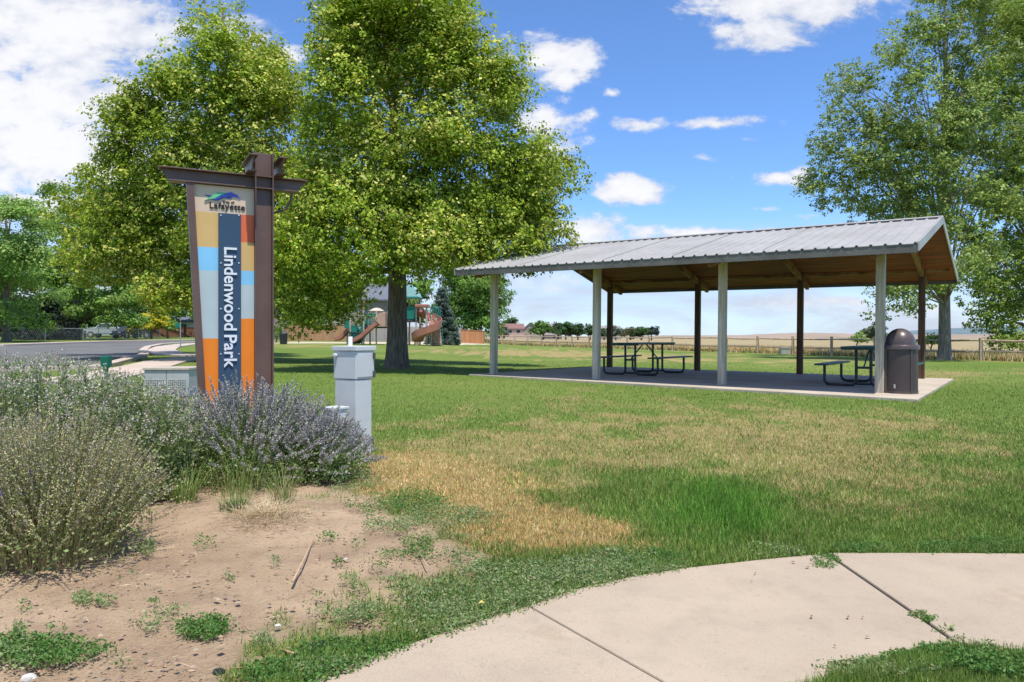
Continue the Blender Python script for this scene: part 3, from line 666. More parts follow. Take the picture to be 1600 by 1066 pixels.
for a in (35, 125, 215, 305):
    m_ = MB(); x, y = .296*math.cos(R(a)), .296*math.sin(R(a)); m_.box(x-.016, x+.016, y-.016, y+.016, .02, .82); m_.build('frame_bar', CANB, TC)
m_ = MB(); dome = [(.315, .80), (.322, .805), (.322, .875), (.312, .885), (.262, .89)]+[(.262*math.cos(R(a_)), .89+.30*math.sin(R(a_))) for a_ in range(8, 90, 8)]+[(.001, 1.19)]
m_.lathe([(.0, .80)]+dome, 48); m_.build('dome_lid', CANB, TC, smooth=True)
m_ = MB(); m_.box(-.12, -.09, -.31, -.27, .10, .17); m_.build('latch', GALV, TC)

# ------------------------------------------------------------------ park sign
SPt = Vector((-3.056*1.0, 6.30, 0)); se = Vector((.88, .475, 0)).normalized(); sn = Vector((se.y, -se.x, 0))
def sg(px, py):
    d = Vector(((px-800)/F, 1, (HY-py)/F)); o = Vector((0, 0, 1)); k = (SPt-o).dot(sn)/d.dot(sn); q_ = o+d*k
    return (q_-SPt).dot(se), q_.z
s_col0 = sg(396.5, 400)[0]; s_col1 = sg(425.5, 400)[0]; zt = sg(400, 239)[1]
root_s = (s_col0+s_col1)/2; rp = SPt+se*root_s; gz = g(rp.x, rp.y)
SIGN = empty('park_sign', (rp.x, rp.y, gz), 'tall brown steel park sign reading Lindenwood Park on coloured panel', 'park sign', rot=(0, 0, math.atan2(se.y, se.x)))
def L_(px, py): s_, z_ = sg(px, py); return s_-root_s, z_-gz
c0, c1 = s_col0-root_s, s_col1-root_s; ztop = zt-gz
m_ = MB(); m_.box(c0, c0+.012, -.075, .075, 0, ztop); m_.box(c1-.012, c1, -.075, .075, 0, ztop-.001); m_.box(c0+.012, c1-.012, -.02, -.008, 0, ztop-.002)
m_.build('column', STEELB, SIGN, bevel=.002)
# stiffener plates in column at beam flanges
bt0 = L_(247, 260.6); bt1 = L_(479, 283.6); bb0 = L_(264, 283); bb1 = L_(464, 302.5)
zT = (bt0[1]+bt1[1])/2; zB = (bb0[1]+bb1[1])/2
for z_ in (zT-.011, zB): m_ = MB(); m_.box(c0+.012, c1-.012, -.073, -.02, z_, z_+.01); m_.build('stiffener_plate', STEELB, SIGN)
def ibeam(x0t, x1t, x0b, x1b, z0, z1, fw, tk=.010, split=None):
    m_ = MB()
    segs = [(x0t, x1t, x0b, x1b)] if not split else [(x0t, split[0], x0b, split[0]), (split[1], x1t, split[1], x1b)]
    for (a, b, c, d) in segs:
        fr_ = lambda x_t, x_b, z: x_b+(x_t-x_b)*(z-z0)/(z1-z0)
        m_.prism([(c, z0+tk), (d, z0+tk), (fr_(b, d, z1-tk), z1-tk), (fr_(a, c, z1-tk), z1-tk)], 'y', -.005, .005)
        m_.box(a, b, -fw/2, fw/2, z1-tk, z1); m_.box(c, d, -fw/2, fw/2, z0, z0+tk)
    return m_
ibeam(bt0[0], bt1[0], bb0[0], bb1[0], zB, zT, .13, split=(c0-.001, c1+.001)).build('cross_beam', STEELB, SIGN, bevel=.0015)
# two short beams through the top, square to the sign
for cx in (c0-.045, c1+.045):
    m = ibeam(-.30, .22, -.21, .14, 0, .135, .078); mb = MB()
    # turn so that its axis runs along local -y
    mb.add([(cx+y_*1.0, x_, z_+zT+.001) for (x_, y_, z_) in m.v], m.f); mb.build('top_beam', STEELB, SIGN, bevel=.0015)
# leaning left post
pl_t = L_(291, 289); pl_b = L_(309, 598); pr_t = L_(302, 290); 
lean = (pl_b[0]-pl_t[0])/(pl_t[1]-pl_b[1]); pw = pr_t[0]-pl_t[0]
xb = pl_t[0]+lean*pl_t[1]
m_ = MB(); m_.prism([(xb, 0), (xb+pw, 0), (pl_t[0]+pw, zB), (pl_t[0], zB)], 'y', -.055, .055); m_.build('leaning_post', STEELB, SIGN, bevel=.003)
# coloured panel
def cmat(n_, c): return mat(n_, c, .5, tuple(x*.94 for x in c), 3, 3, 0, spec=.35)
PC = [cmat('beige panel', (.72, .53, .37)), cmat('gold panel', (.70, .45, .17)), cmat('sky blue panel', (.26, .60, .85)), cmat('grey green panel', (.50, .58, .57)), cmat('orange panel', (.90, .25, .02)), cmat('red orange panel', (.80, .16, .06)), cmat('navy panel', (.040, .078, .13))]
zpan = zB-.005; PL = lambda z: xb+pw+lean*(0-z)*1.0  # inner edge of leaning post
def edge(z): return xb+pw-lean*z
x_n0 = L_(340.5, 450)[0]; x_n1 = L_(375.5, 450)[0]; xR = c0-.001
zz_ = [L_(300, y_)[1] for y_ in (334, 385.5, 423, 529)]; zl = [zpan]+[L_(312, y_)[1] for y_ in (331, 386, 422.5, 529)]+[.12]
cl_i = [0, 1, 2, 3, 4]; m_ = MB(); y0 = -.022; y1 = .012
for k in range(5):
    a, b = zl[k], zl[k+1]; xr_ = x_n0 if k else xR
    if k == 0: b = L_(345, 333.5)[1]
    if k == 1: a = L_(345, 333.5)[1]
    m_.prism([(edge(b), b), (xr_, b), (xr_, a), (edge(a), a)], 'y', y0, y1, cl_i[k])
zr = [L_(345, 333.5)[1]]+[L_(385, y_)[1] for y_ in (379.5, 423.7, 445.4, 498)]+[.12]
for k, ci in enumerate((5, 1, 2, 3, 4)):
    m_.prism([(x_n1, zr[k+1]), (xR, zr[k+1]), (xR, zr[k]), (x_n1, zr[k])], 'y', y0, y1, ci)
m_.build('colour_panel', PC[:6], SIGN)
m_ = MB(); m_.box(x_n0, x_n1, -.05, .01, .14, L_(345, 334)[1]-.001); NP = m_.build('name_board', PC[6], SIGN, bevel=.002)
for yy_ in (338, 412, 483, 553):
    for xx_ in (344, 372):
        m_ = MB(); a_, b_ = L_(xx_, yy_); m_.lathe([(.0, 0), (.006, 0), (.006, .004), (.0, .006)], 8); m_.v = [(a_+v_[0], -.0505-v_[2], b_+v_[1]) for v_ in m_.v]; m_.build('screw_head', WHITE, NP)
def text(body, name, M_, parent, w, h=None, ext=.006, off=.012, m=WHITE, space=1.0):
    cu = bpy.data.curves.new(name, 'FONT'); cu.body = body; cu.size = 1; cu.extrude = 0; cu.offset = off; cu.space_character = space; cu.resolution_u = 6
    o = bpy.data.objects.new(name, cu); col.objects.link(o); bpy.context.view_layer.update()
    cu.extrude = .03; bpy.context.view_layer.update()
    me = bpy.data.meshes.new_from_object(o.evaluated_get(bpy.context.evaluated_depsgraph_get())); bpy.data.objects.remove(o)
    xs_ = [v_.co.x for v_ in me.vertices]; ys_ = [v_.co.y for v_ in me.vertices]; x0, x1 = min(xs_), max(xs_); y0, y1 = min(ys_), max(ys_)
    for v_ in me.vertices:
        u_ = (v_.co.x-x0)/(x1-x0)*w; q_ = (v_.co.y)*(h/(y1-y0) if h else w/(x1-x0)); z_ = (v_.co.z+.03)/.06*ext
        v_.co = M_ @ Vector((u_, q_, z_))
    me.name = name; return link(name, me, parent, m)
# vertical name: text x -> down, text y -> right (+x), depth -> toward viewer (-y)
a_, b_ = L_(348.7, 387.5); a2, b2 = L_(368.7, 574); ln = b_-b2
Mv = Matrix(((0, 1, 0, a_+.004), (0, 0, -1, -.0505), (-1, 0, 0, b_), (0, 0, 0, 1)))
b3_, b4_ = L_(358, 516.5)[1], L_(358, 523.5)[1]
text('Lindenwood', 'park_name_lettering', Mv, NP, b_-b3_, (a2-a_)*1.0, .012, .016, WHITE)
Mv2 = Mv.copy(); Mv2[2][3] = b4_; text('Park', 'park_name_lettering', Mv2, NP, b4_-b2, (a2-a_)*1.0, .012, .016, WHITE)
BLK = mat('black lettering', (.025, .02, .02), .5, (.03, .025, .025), 4)
a_, b_ = L_(327, 326.0); a2, b2 = L_(382, 326)
Mh = Matrix(((1, 0, 0, a_), (0, 0, -1, -.0225), (0, 1, 0, b_+.002), (0, 0, 0, 1)))
text('Lafayette', 'city_lettering', Mh, SIGN, a2-a_, None, .008, .018, BLK, 1.08)
a_, b_ = L_(347.5, 317.6); a2, b2 = L_(365.5, 318)
Mh = Matrix(((1, 0, 0, a_), (0, 0, -1, -.0225), (0, 1, 0, b_), (0, 0, 0, 1)))
text('City of', 'city_lettering', Mh, SIGN, a2-a_, None, .008, .015, BLK, 1.1)
# hills emblem
def emb(pts, m, dy, name='emblem_stroke'):
    q_ = [L_(240+x/6.4, 225+y/6.4) for x, y in pts]; mm_ = MB(); mm_.prism(q_, 'y', -.0235-dy, -.0225); return mm_.build(name, m, SIGN)
EM = [cmat('deep blue enamel', (.02, .08, .33)), cmat('violet blue enamel', (.10, .11, .50)), cmat('green enamel', (.16, .52, .25)), cmat('teal enamel', (.05, .30, .36))]
emb([(505, 512), (560, 520), (640, 528), (720, 520), (790, 545), (760, 556), (680, 540), (600, 550), (540, 530)], EM[0], .004)
emb([(580, 562), (640, 530), (700, 505), (770, 488), (830, 515), (862, 552), (800, 535), (740, 528), (690, 548), (640, 572)], EM[1], .008)
emb([(505, 572), (560, 540), (600, 505), (640, 487), (690, 492), (720, 500), (660, 520), (610, 555), (560, 556)], EM[2], .012)
emb([(600, 556), (660, 522), (715, 502), (700, 530), (650, 552), (615, 572)], EM[0], .014)
# curved brace beneath the right arm
m_ = MB(); A_ = L_(456, 303); C_ = L_(427, 332); pts = []
for k in range(11):
    a = R(90*k/10); pts.append((C_[0]+(A_[0]-C_[0])*math.cos(a), 0, A_[1]-(A_[1]-C_[1])*math.sin(a)))
m_.tube(pts, .011, 8); m_.build('curved_brace', STEELB, SIGN, smooth=True)
m_ = MB(); m_.box(xb-.05, c1+.05, -.15, .15, -.2, .03); m_.build('footing', CONC, SIGN)

# ------------------------------------------------------------------ grey utility pedestal near sign
pp = GP(556, 711); yawp = R(0)
# faces: left face towards camera-left, right face towards camera-right; corner at px 556
dL = Vector((-.83, .56, 0)).normalized(); dR = Vector((.56, .83, 0)).normalized()
PED = empty('utility_pedestal', (pp.x, pp.y, pp.z), 'slim light grey electrical pedestal with hinged upper cabinet and white pipe', 'utility pedestal', rot=(0, 0, math.atan2(dR.y, dR.x)))
def wl(px, other): # width needed
    return other
D0 = pp.y
wr = .185; wlft = .255    # right face along local +x, left face along local +y
hz = lambda py: 1+(HY-py)/F*D0
m_ = MB(); m_.box(0, wr, 0, wlft, -.05, hz(594)-pp.z); m_.build('lower_housing', CAB, PED, bevel=.006)
m_ = MB(); m_.box(-.004, wr+.03, -.004, wlft+.012, hz(594)-pp.z+.004, hz(549)-pp.z); m_.build('upper_cabinet', CAB, PED, bevel=.006)
m_ = MB(); m_.box(-.016, wr+.042, -.016, wlft+.024, hz(549)-pp.z+.002, hz(541)-pp.z); m_.build('cap', CAB, PED, bevel=.005)
m_ = MB(); m_.box(.01, wr+.018, -.010, -.004, hz(590)-pp.z, hz(552)-pp.z); DR = m_.build('door', CAB, PED, bevel=.002)
for py in (557, 586):
    m_ = MB(); m_.box(wr+.002, wr+.020, -.028, -.010, hz(py+5)-pp.z, hz(py-5)-pp.z); m_.build('hinge', CABD, DR, bevel=.002)
m_ = MB(); m_.lathe([(.0, 0), (.019, 0), (.019, .075), (.017, .08), (.0, .08)], 20, (.06, .13, hz(541)-pp.z)); m_.build('white_pipe_cap', WHITE, PED, smooth=True)
m_ = MB(); m_.lathe([(.0, 0), (.018, 0), (.018, .03), (.0, .035)], 14)
mm_ = MB(); mm_.add([(z_*-1-.004, x_+wlft*.9, y_+hz(556)-pp.z) for x_, y_, z_ in m_.v], m_.f); mm_.build('side_knob', CAB, PED)
pb = GP(530, 716); SB = empty('junction_box', (pb.x-.03, pb.y, pb.z), 'low light grey box half hidden in lavender beside the pedestal', 'junction box', rot=(0, 0, math.atan2(dR.y, dR.x)))
m_ = MB(); m_.box(-.06, .08, -.06, .08, -.02, 1+(HY-640)/F*pb.y-pb.z); m_.build('box_body', CAB, SB, bevel=.004)
m_ = MB(); zz0 = 1+(HY-640)/F*pb.y-pb.z; m_.box(-.07, .09, -.07, .09, zz0+.001, zz0+.022); m_.build('box_lid', CAB, SB, bevel=.004)

# transformer with vents
pt = GAT(225, 11.4); TX = empty('transformer_box', (pt.x, pt.y, pt.z), 'pale grey transformer cabinet with two rows of black vent slots', 'transformer box', rot=(0, 0, R(2)))
wt = (294-225)/F*11.4; ht = 1+(HY-576)/F*11.4-pt.z
GRT = mat('pale grey cabinet', (.47, .47, .45), .5, (.40, .40, .385), 2, 4, streak=((.33, .31, .28), .3))
m_ = MB(); m_.box(0, wt, 0, .6, 0, ht-.03); m_.build('cabinet_body', GRT, TX, bevel=.008)
m_ = MB(); m_.box(-.015, wt+.015, -.02, .62, ht-.028, ht+.012); m_.build('cabinet_lid', mat('tan lid', (.52, .44, .36), .6), TX, bevel=.008)
def vent_mat():
    m_ = bpy.data.materials.new('vent slots'); m_.use_nodes = True; t = NT(m_.node_tree); sp = t.n('ShaderNodeSeparateXYZ'); t.put(sp.inputs[0], t.n('ShaderNodeTexCoord').outputs['Object'])
    k = t.m('MULTIPLY', t.m('LESS_THAN', t.m('FRACT', t.m('MULTIPLY', sp.outputs[0], 1/(wt*.042))), .6), t.m('LESS_THAN', t.m('FRACT', t.m('MULTIPLY', sp.outputs[2], 1/.034)), .6))
    bs = t.n('ShaderNodeBsdfPrincipled'); bs.inputs['Roughness'].default_value = .5; t.put(bs.inputs['Base Color'], t.mix(k, (.45, .45, .43), (.02, .02, .02)))
    t.put(t.n('ShaderNodeOutputMaterial').inputs[0], bs.outputs[0]); return m_
VM = vent_mat()
for bank in (.05, .55):
    m_ = MB(); m_.box(wt*bank, wt*(bank+.38), -.006, .002, ht-.32, ht-.17); m_.build('vent_grille', VM, TX)
m_ = MB(); m_.box(wt*.5-.003, wt*.5+.003, -.004, .002, .05, ht-.04); m_.build('door_seam', CABD, TX)
pm = GAT(166, 10.5); m_ = MB(); m_.lathe([(.0, 0), (.045, 0), (.045, .09), (.03, .11), (.03, .60), (.0, .62)], 12); m_.box(-.055, .055, -.055, .055, .50, .66)
tag(m_.build('utility_marker', mat('green plastic', (.01, .16, .10), .5), None, bevel=.006), 'small green plastic utility marker among the weeds by the road', 'utility marker').location = pm

# ------------------------------------------------------------------ fences
def wood_board_mat(n_, c, c2, c3): 
    m_ = bpy.data.materials.new(n_); m_.use_nodes = True; t = NT(m_.node_tree)
    v = t.n('ShaderNodeTexCoord').outputs['Object']; sp = t.n('ShaderNodeSeparateXYZ'); t.put(sp.inputs[0], v)
    wn = t.n('ShaderNodeTexWhiteNoise', noise_dimensions='1D'); t.put(wn.inputs['W'], t.m('FLOOR', t.m('MULTIPLY', sp.outputs[0], 1/.15)))
    cc = t.mix(wn.outputs[0], c, c2); mp = t.n('ShaderNodeMapping'); t.put(mp.inputs[0], v); mp.inputs['Scale'].default_value = (6, 1, .5)
    cc = t.mix(t.ss(t.noise(mp.outputs[0], 1.3, 5, .65), .42, .7, 0., .7), cc, c3)
    bs = t.n('ShaderNodeBsdfPrincipled'); t.put(bs.inputs['Base Color'], cc); bs.inputs['Roughness'].default_value = .85
    o = t.n('ShaderNodeOutputMaterial'); t.put(o.inputs[0], bs.outputs[0]); return m_
CED = wood_board_mat('cedar boards', (.52, .27, .12), (.38, .19, .085), (.24, .17, .13)); GRYB = wood_board_mat('grey boards', (.36, .33, .31), (.27, .25, .235), (.40, .34, .29)); REDB = wood_board_mat('red brown boards', (.27, .11, .06), (.20, .085, .05), (.14, .08, .06)); ORB = wood_board_mat('orange boards', (.55, .25, .10), (.45, .19, .07), (.33, .17, .09))
def board_fence(a, b, h, m_, label, cap=True):
    a = Vector((a.x, a.y, 0)); b = Vector((b.x, b.y, 0)); L = (b-a).length; ang = math.atan2(b.y-a.y, b.x-a.x); n = int(L/.15)
    T = empty('wooden_fence', (a.x, a.y, g(a.x, a.y)), label, 'fence', rot=(0, 0, ang)); zb = lambda s_: g(a.x+(b.x-a.x)*s_/L, a.y+(b.y-a.y)*s_/L)-g(a.x, a.y)
    mb = MB()
    for k in range(n):
        s_ = k*.15; z = zb(s_); mb.box(s_+.004, s_+.146, 0, .02, z+.03, z+h+random.uniform(-.015, .015))
    mb.build('board_panel', m_, T)
    mb = MB()
    for hh in (.35, h-.3):
        mb.bar((0, .04, zb(0)+hh), (L, .04, zb(L)+hh), .04, .09)
    if cap: mb.bar((0, .01, zb(0)+h+.03), (L, .01, zb(L)+h+.03), .12, .035)
    mb.build('rail', m_, T)
    s_ = 0
    while s_ <= L+.01:
        mb = MB(); mb.box(s_-.045, s_+.045, .061, .15, zb(s_)-.1, zb(s_)+h+.01); mb.build('post', m_, T); s_ += L/max(1, round(L/2.6))
    return T
board_fence(GAT(446, 76), GAT(543, 77), 1.72, CED, 'tan cedar board fence left of the playground below the grey house')
board_fence(GAT(543.5, 77.1), GAT(720, 80), 1.62, GRYB, 'grey weathered board fence directly behind the playground', False)
board_fence(GAT(720.5, 80.05), GAT(756, 81), 1.45, ORB, 'short orange board fence section just left of the shelter')
board_fence(GAT(236, 100), GAT(322, 100), 1.35, REDB, 'red brown board fence across the street near the yellow tree')
# split rail fence
SR = empty('split_rail_fence', (FA.x, FA.y, 0), 'weathered two-rail wooden fence along the far edge of the lawn', 'fence')
def rfp(i): 
    s_ = i*3.05; return FA.x+FD.x*s_, FA.y+FD.y*s_
for i in range(-7, 22):
    x, y = rfp(i); z = g(x, y); mb = MB(); w = .07; lx = random.uniform(-.02, .02)
    mb.add([(x-FA.x+sx_*w+(lx if zz0 else 0), y-FA.y+sy*w, z+zz0) for zz0 in (-.1, 1.2+random.uniform(-.03, .04)) for sx_ in (-1, 1) for sy in (-1, 1)], [(0, 1, 3, 2), (4, 6, 7, 5), (0, 4, 5, 1), (2, 3, 7, 6), (0, 2, 6, 4), (1, 5, 7, 3)])
    mb.build('post', RAIL, SR, bevel=.015)
    if i < 21:
        x2, y2 = rfp(i+1); z2 = g(x2, y2)
        for h in (1.03, .46):
            mb = MB(); j1, j2 = random.uniform(-.03, .03), random.uniform(-.03, .03); n_ = 4; pts = [(x-FA.x+(x2-x)*k/n_, y-FA.y+(y2-y)*k/n_, z+(z2-z)*k/n_+h+j1+(j2-j1)*k/n_+random.uniform(-.012, .012)) for k in range(n_+1)]
            mb.tube(pts, [.035, .052, .055, .05, .035], 6); mb.build('rail', RAIL, SR)
# small grey box by the rail fence
pg_ = GP(1226, 553.5); T = MB(); s_ = .30; T.box(-s_, s_, -.25, .25, 0, .38); T.box(-s_-.03, s_+.03, -.28, .28, .382, .43); T.box(-.02, .02, -.26, -.251, .05, .34)
o = T.build('irrigation_box', mat('pale green grey box', (.42, .43, .38), .6), None, bevel=.02); o.location = pg_; tag(o, 'squat pale grey box on the lawn in front of the rail fence', 'utility box')
# chain link fence
CHL = mat('galvanised pipe', (.38, .39, .40), .45, (.32, .33, .34), 4, metal=.5)
a, b, c = GAT(-60, 60), GAT(130, 66), GAT(250, 84)
CF = empty('chain_link_fence', (a.x, a.y, 0), 'low chain link fence in front of the dark spruce across the street', 'fence')
wires = MB(); rails_ = MB()
for (p, q_) in ((a, b), (b, c)):
    L = (Vector((q_.x-p.x, q_.y-p.y))).length; n_ = max(2, round(L/3)); pr_ = None
    for k in range(n_+1):
        x, y = p.x+(q_.x-p.x)*k/n_, p.y+(q_.y-p.y)*k/n_; z = g(x, y); mb = MB(); mb.tube([(x-a.x, y-a.y, z), (x-a.x, y-a.y, z+1.12)], .03, 6)
        if not (p is b and k == 0): mb.build('post', CHL, CF)
        if pr_: 
            rails_.tube([(pr_[0]-a.x, pr_[1]-a.y, pr_[2]+1.08), (x-a.x, y-a.y, z+1.08)], .025, 6)
            nw = 20
            for w in range(nw):
                f0, f1 = w/nw, min(1, (w+3)/nw)
                for (u0, u1) in ((f0, f1), (f1, f0)):
                    wires.bar((pr_[0]-a.x+(x-pr_[0])*u0, pr_[1]-a.y+(y-pr_[1])*u0, pr_[2]+.05), (pr_[0]-a.x+(x-pr_[0])*u1, pr_[1]-a.y+(y-pr_[1])*u1, z+1.05), .006, .006)
        pr_ = (x, y, z)
rails_.build('top_rail', CHL, CF); wires.build('wire_mesh', CHL, CF)
# street sign
ps = GP(282, 543); SS = empty('street_sign', ps, 'thin street name sign pole with small green blade across the walk', 'street sign')
hh = 1+(HY-503)/F*ps.y-ps.z
mb = MB(); mb.tube([(0, 0, 0), (0, 0, hh)], .035, 8); mb.build('pole', CHL, SS); mb = MB(); mb.box(-.30, -.04, -.01, .01, hh-.36, hh-.05); mb.build('sign_blade', mat('sign green', (.01, .20, .12), .5), SS)
# trash bin left
pt_ = GP(443, 538); TB = empty('trash_bin', pt_, 'small black trash bin on the lawn left of the cedar fence', 'trash bin')
mb = MB(); mb.lathe([(0, 0), (.27, 0), (.33, .80), (0, .80)], 20); mb.build('bin_body', BLACKP, TB, smooth=True); mb = MB(); mb.lathe([(0, .802), (.35, .802), (.35, .86), (.22, .97), (0, 1.0)], 20); mb.build('bin_lid', CABD, TB, smooth=True)

# ------------------------------------------------------------------ houses
def siding(n_, c, pitch=.2):
    m_ = bpy.data.materials.new(n_); m_.use_nodes = True; t = NT(m_.node_tree)
    v = t.n('ShaderNodeTexCoord').outputs['Object']; sp = t.n('ShaderNodeSeparateXYZ'); t.put(sp.inputs[0], v)
    fr = t.m('FRACT', t.m('MULTIPLY', sp.outputs[2], 1/pitch)); cc = t.mix(t.ss(fr, 0., .18, .45, 0.), c, tuple(x*.4 for x in c)); cc = t.mix(t.ss(t.noise(v, .6, 4), .4, .7, 0., .25), cc, tuple(x*.8 for x in c))
    bs = t.n('ShaderNodeBsdfPrincipled'); t.put(bs.inputs['Base Color'], cc); bs.inputs['Roughness'].default_value = .8
    o = t.n('ShaderNodeOutputMaterial'); t.put(o.inputs[0], bs.outputs[0]); return m_
SH1 = mat('grey shingles', (.17, .18, .21), .9, (.12, .13, .15), 3, 5, .4, 20); SH2 = mat('red brown shingles', (.26, .145, .12), .9, (.2, .11, .09), 3, 5, .4, 20); SH3 = mat('taupe shingles', (.30, .27, .25), .9, (.24, .215, .2), 3, 5, .4, 20)
GLASS = mat('window glass', (.03, .04, .05), .1, (.05, .06, .07), 1, spec=.8); TRIM = mat('house trim', (.62, .58, .52), .7)
def house(label, loc, rz, w, d, h, rh, wallm, roofm, wins=(), gable='x', extra=None, chim=None, ov=.5):
    T = empty('house', loc, label, 'house', rot=(0, 0, rz))
    mb = MB(); 
    if gable == 'x': mb.prism([(0, -1), (d, -1), (d, h), (d/2, h+rh), (0, h)], 'x', 0, w)
    else: mb.prism([(0, -1), (w, -1), (w, h), (w/2, h+rh), (0, h)], 'y', 0, d)
    mb.build('wall', wallm, T)
    mb = MB(); tk = .18
    if gable == 'x':
        k = rh/(d/2)
        for s_ in (0, 1):
            e0 = -ov if s_ == 0 else d+ov; ze = h-k*ov+.02
            mb.prism([(e0, ze), (d/2, h+rh+.02), (d/2, h+rh+.02+tk), (e0, ze+tk)], 'x', -ov, w+ov)
    else:
        k = rh/(w/2)
        for s_ in (0, 1):
            e0 = -ov if s_ == 0 else w+ov; ze = h-k*ov+.02
            mb.prism([(e0, ze), (w/2, h+rh+.02), (w/2, h+rh+.02+tk), (e0, ze+tk)], 'y', -ov, d+ov)
    rf = mb.build('roof', roofm, T)
    if chim: mb = MB(); mb.box(chim[0], chim[0]+1, chim[1], chim[1]+1, h, chim[2]); mb.build('chimney', TRIM, rf)
    for (x, z, ww, wh) in wins:
        mb = MB(); mb.box(x-.08, x+ww+.08, -.05, -.003, z-.08, z+wh+.08); wf = mb.build('window', TRIM, T); mb = MB(); mb.box(x, x+ww, -.07, -.053, z, z+wh); mb.build('pane', GLASS, wf)
    if extra:
        for e in extra: mb = MB(); mb.box(*e[0]); mb.build(e[1], e[2], T)
    return T
gH = GAT(380, 92); 
house('grey sided house behind the cedar fence, half hidden by linden leaves', (gH.x, gH.y, gH.z), R(2), 18, 9, 5.0, 2.1, siding('taupe siding', (.29, .235, .20)), SH1, extra=[((9.7, 12.0, -.8, -.003, -.5, 4.6), 'bump_out', siding('pale siding', (.60, .53, .50)))], wins=[(2, 3.2, 1.4, 1.2), (14.5, 3.0, 1.2, 1.2)])
gW = GAT(262, 125); house('white house low behind the red brown fence across the street', (gW.x, gW.y, gW.z), 0, 9, 7, 2.6, 1.6, siding('white siding', (.72, .72, .72)), SH1, wins=[(2, 1, 1.2, 1), (6, 1, 1.2, 1)])
gF = GAT(777, 300); house('two-storey house with brown roof left of the far tree row', (gF.x, gF.y, -.3), R(6), 11, 9, 4.6, 1.9, siding('tan siding', (.42, .31, .25)), SH2, wins=[(1.5, 2.8, 1.4, 1.2), (4.5, 2.8, 1.6, 1.2), (8, 2.8, 1.4, 1.2), (2, .5, 1.6, 1.3)], chim=(8.5, 4, 7.6), extra=[((3, 13, -3, -.003, -1, 1.9), 'garage', siding('cream siding', (.55, .42, .33)))])
gF = GAT(812, 310); house('taupe gabled house behind the bright round far tree', (gF.x, gF.y, -.4), R(-8), 9, 9, 3.2, 4.0, siding('beige siding', (.42, .37, .30)), SH3, wins=[(2, 1, 1.4, 1.2)], gable='y')
gF = GAT(846, 320); house('low house with steep pale roof right of the bright round tree', (gF.x, gF.y, -.4), R(4), 9, 9, 2.4, 4.6, siding('grey siding', (.36, .33, .30)), SH3, wins=[(5, .6, 1.4, 1)])
gF = GAT(935, 380); house('distant house with grey hip roof among far trees behind the second post', (gF.x, gF.y, -.4), R(4), 12, 9, 4.2, 2.6, siding('grey siding', (.30, .28, .27)), SH3, wins=[(5, 1.6, 1.4, 1)])
# ------------------------------------------------------------------ hills
def ridge(name, pts, D, depth, m_):
    """real ridge body: crest given as elevations seen from the park, falling away on both sides"""
    xs_ = np.linspace(pts[0][0], pts[-1][0], 160); ys_ = np.interp(xs_, [p[0] for p in pts], [p[1] for p in pts])
    V_ = []; n = len(xs_); rows = [(-1., 0), (-.5, .55), (-.2, .88), (0, 1), (.3, .8), (1., 0)]
    for (o, k) in rows:
        for i, (px, py) in enumerate(zip(xs_, ys_)):
            X_ = (px-800)/F*D; top = 1+(HY-py)/F*D+(vnoise(np.array(px*.11), np.array(3.1))-.5)*D*.0006
            X_ += (o*depth)*(px-800)/F*.5
            V_.append((X_, D+o*depth, -20+(float(top)+20)*k))
    i_ = np.arange(len(rows)*n).reshape(len(rows), n); Fq = np.stack([i_[:-1, :-1], i_[:-1, 1:], i_[1:, 1:], i_[1:, :-1]], -1).reshape(-1, 4)
    return link(name, npmesh(name, V_, Fq, smooth=True), None, m_, kind='structure')
ridge('hill', [(700, 527), (900, 525.5), (1050, 524.3), (1150, 524), (1220, 521), (1262, 520), (1310, 521), (1352, 522.5), (1430, 523), (1560, 522), (1750, 520)], 900, 300, mat('dry hillside', (.36, .27, .20), .95, (.28, .22, .155), .01, 5))
ridge('mountain', [(1340, 524), (1390, 521), (1410, 518), (1440, 515.6), (1475, 514), (1520, 511), (1600, 507), (1750, 503), (1900, 512)], 2600, 500, mat('far blue green mountain', (.16, .21, .24), 1, (.12, .175, .17), .004, 6))  # distance haze is painted into the bluish colour, no air volume
ridge('mountain', [(-900, 505), (-400, 500), (-100, 512), (200, 516), (500, 520), (800, 525)], 2400, 500, mat('far mountain', (.16, .21, .24), 1, (.12, .175, .17), .004, 6))  # same haze tint put into the colour

# ------------------------------------------------------------------ playground structure
PD = 60.0; p0 = GAT(610, PD); PLY = empty('playground_structure', p0, 'playground tower with green panels, teal roof and brown slides', 'playground structure')
pk = PD/F
def pl(px, py, y=0): return Vector(((px-610)*pk, y, (539.5-py)*pk))
TANP = mat('tan post', (.55, .46, .34), .5); PGRN = mat('green plastic panel', (.01, .20, .15), .45, (.014, .16, .12), 2, spec=.4); PBRN = mat('brown slide plastic', (.40, .17, .12), .4, (.34, .14, .10), 1.5, spec=.45)
PROOF = mat('pale teal roof', (.36, .58, .58), .5, (.30, .50, .50), 1.5); PDK = mat('dark deck', (.05, .06, .06), .6); PROCK = mat('climbing rock plastic', (.46, .30, .23), .7, (.33, .20, .15), 1.2, 5, .6, 3)
def post(px, ytop, y, ybot=540.5): mb = MB(); a = pl(px, ytop, y); mb.tube([(a.x, y, -.1), a], .065, 10); mb.lathe([(.0, a.z+.05), (.05, a.z+.04), (.068, a.z)], 10, (a.x, y, 0)); mb.build('post', TANP, PLY)
for px, yt, y in ((634, 462, -.7), (652, 462, -.7), (638, 462, .7), (654.5, 462, .7), (571, 487, -.7), (576, 487, .6), (590.5, 487, -.7), (604, 487, .7), (550, 496, -.6), (563, 496, .6), (541, 497, .4), (675, 494, -.4), (681, 494, .4), (613, 480, -.7), (625, 480, .7)): post(px, yt, y)
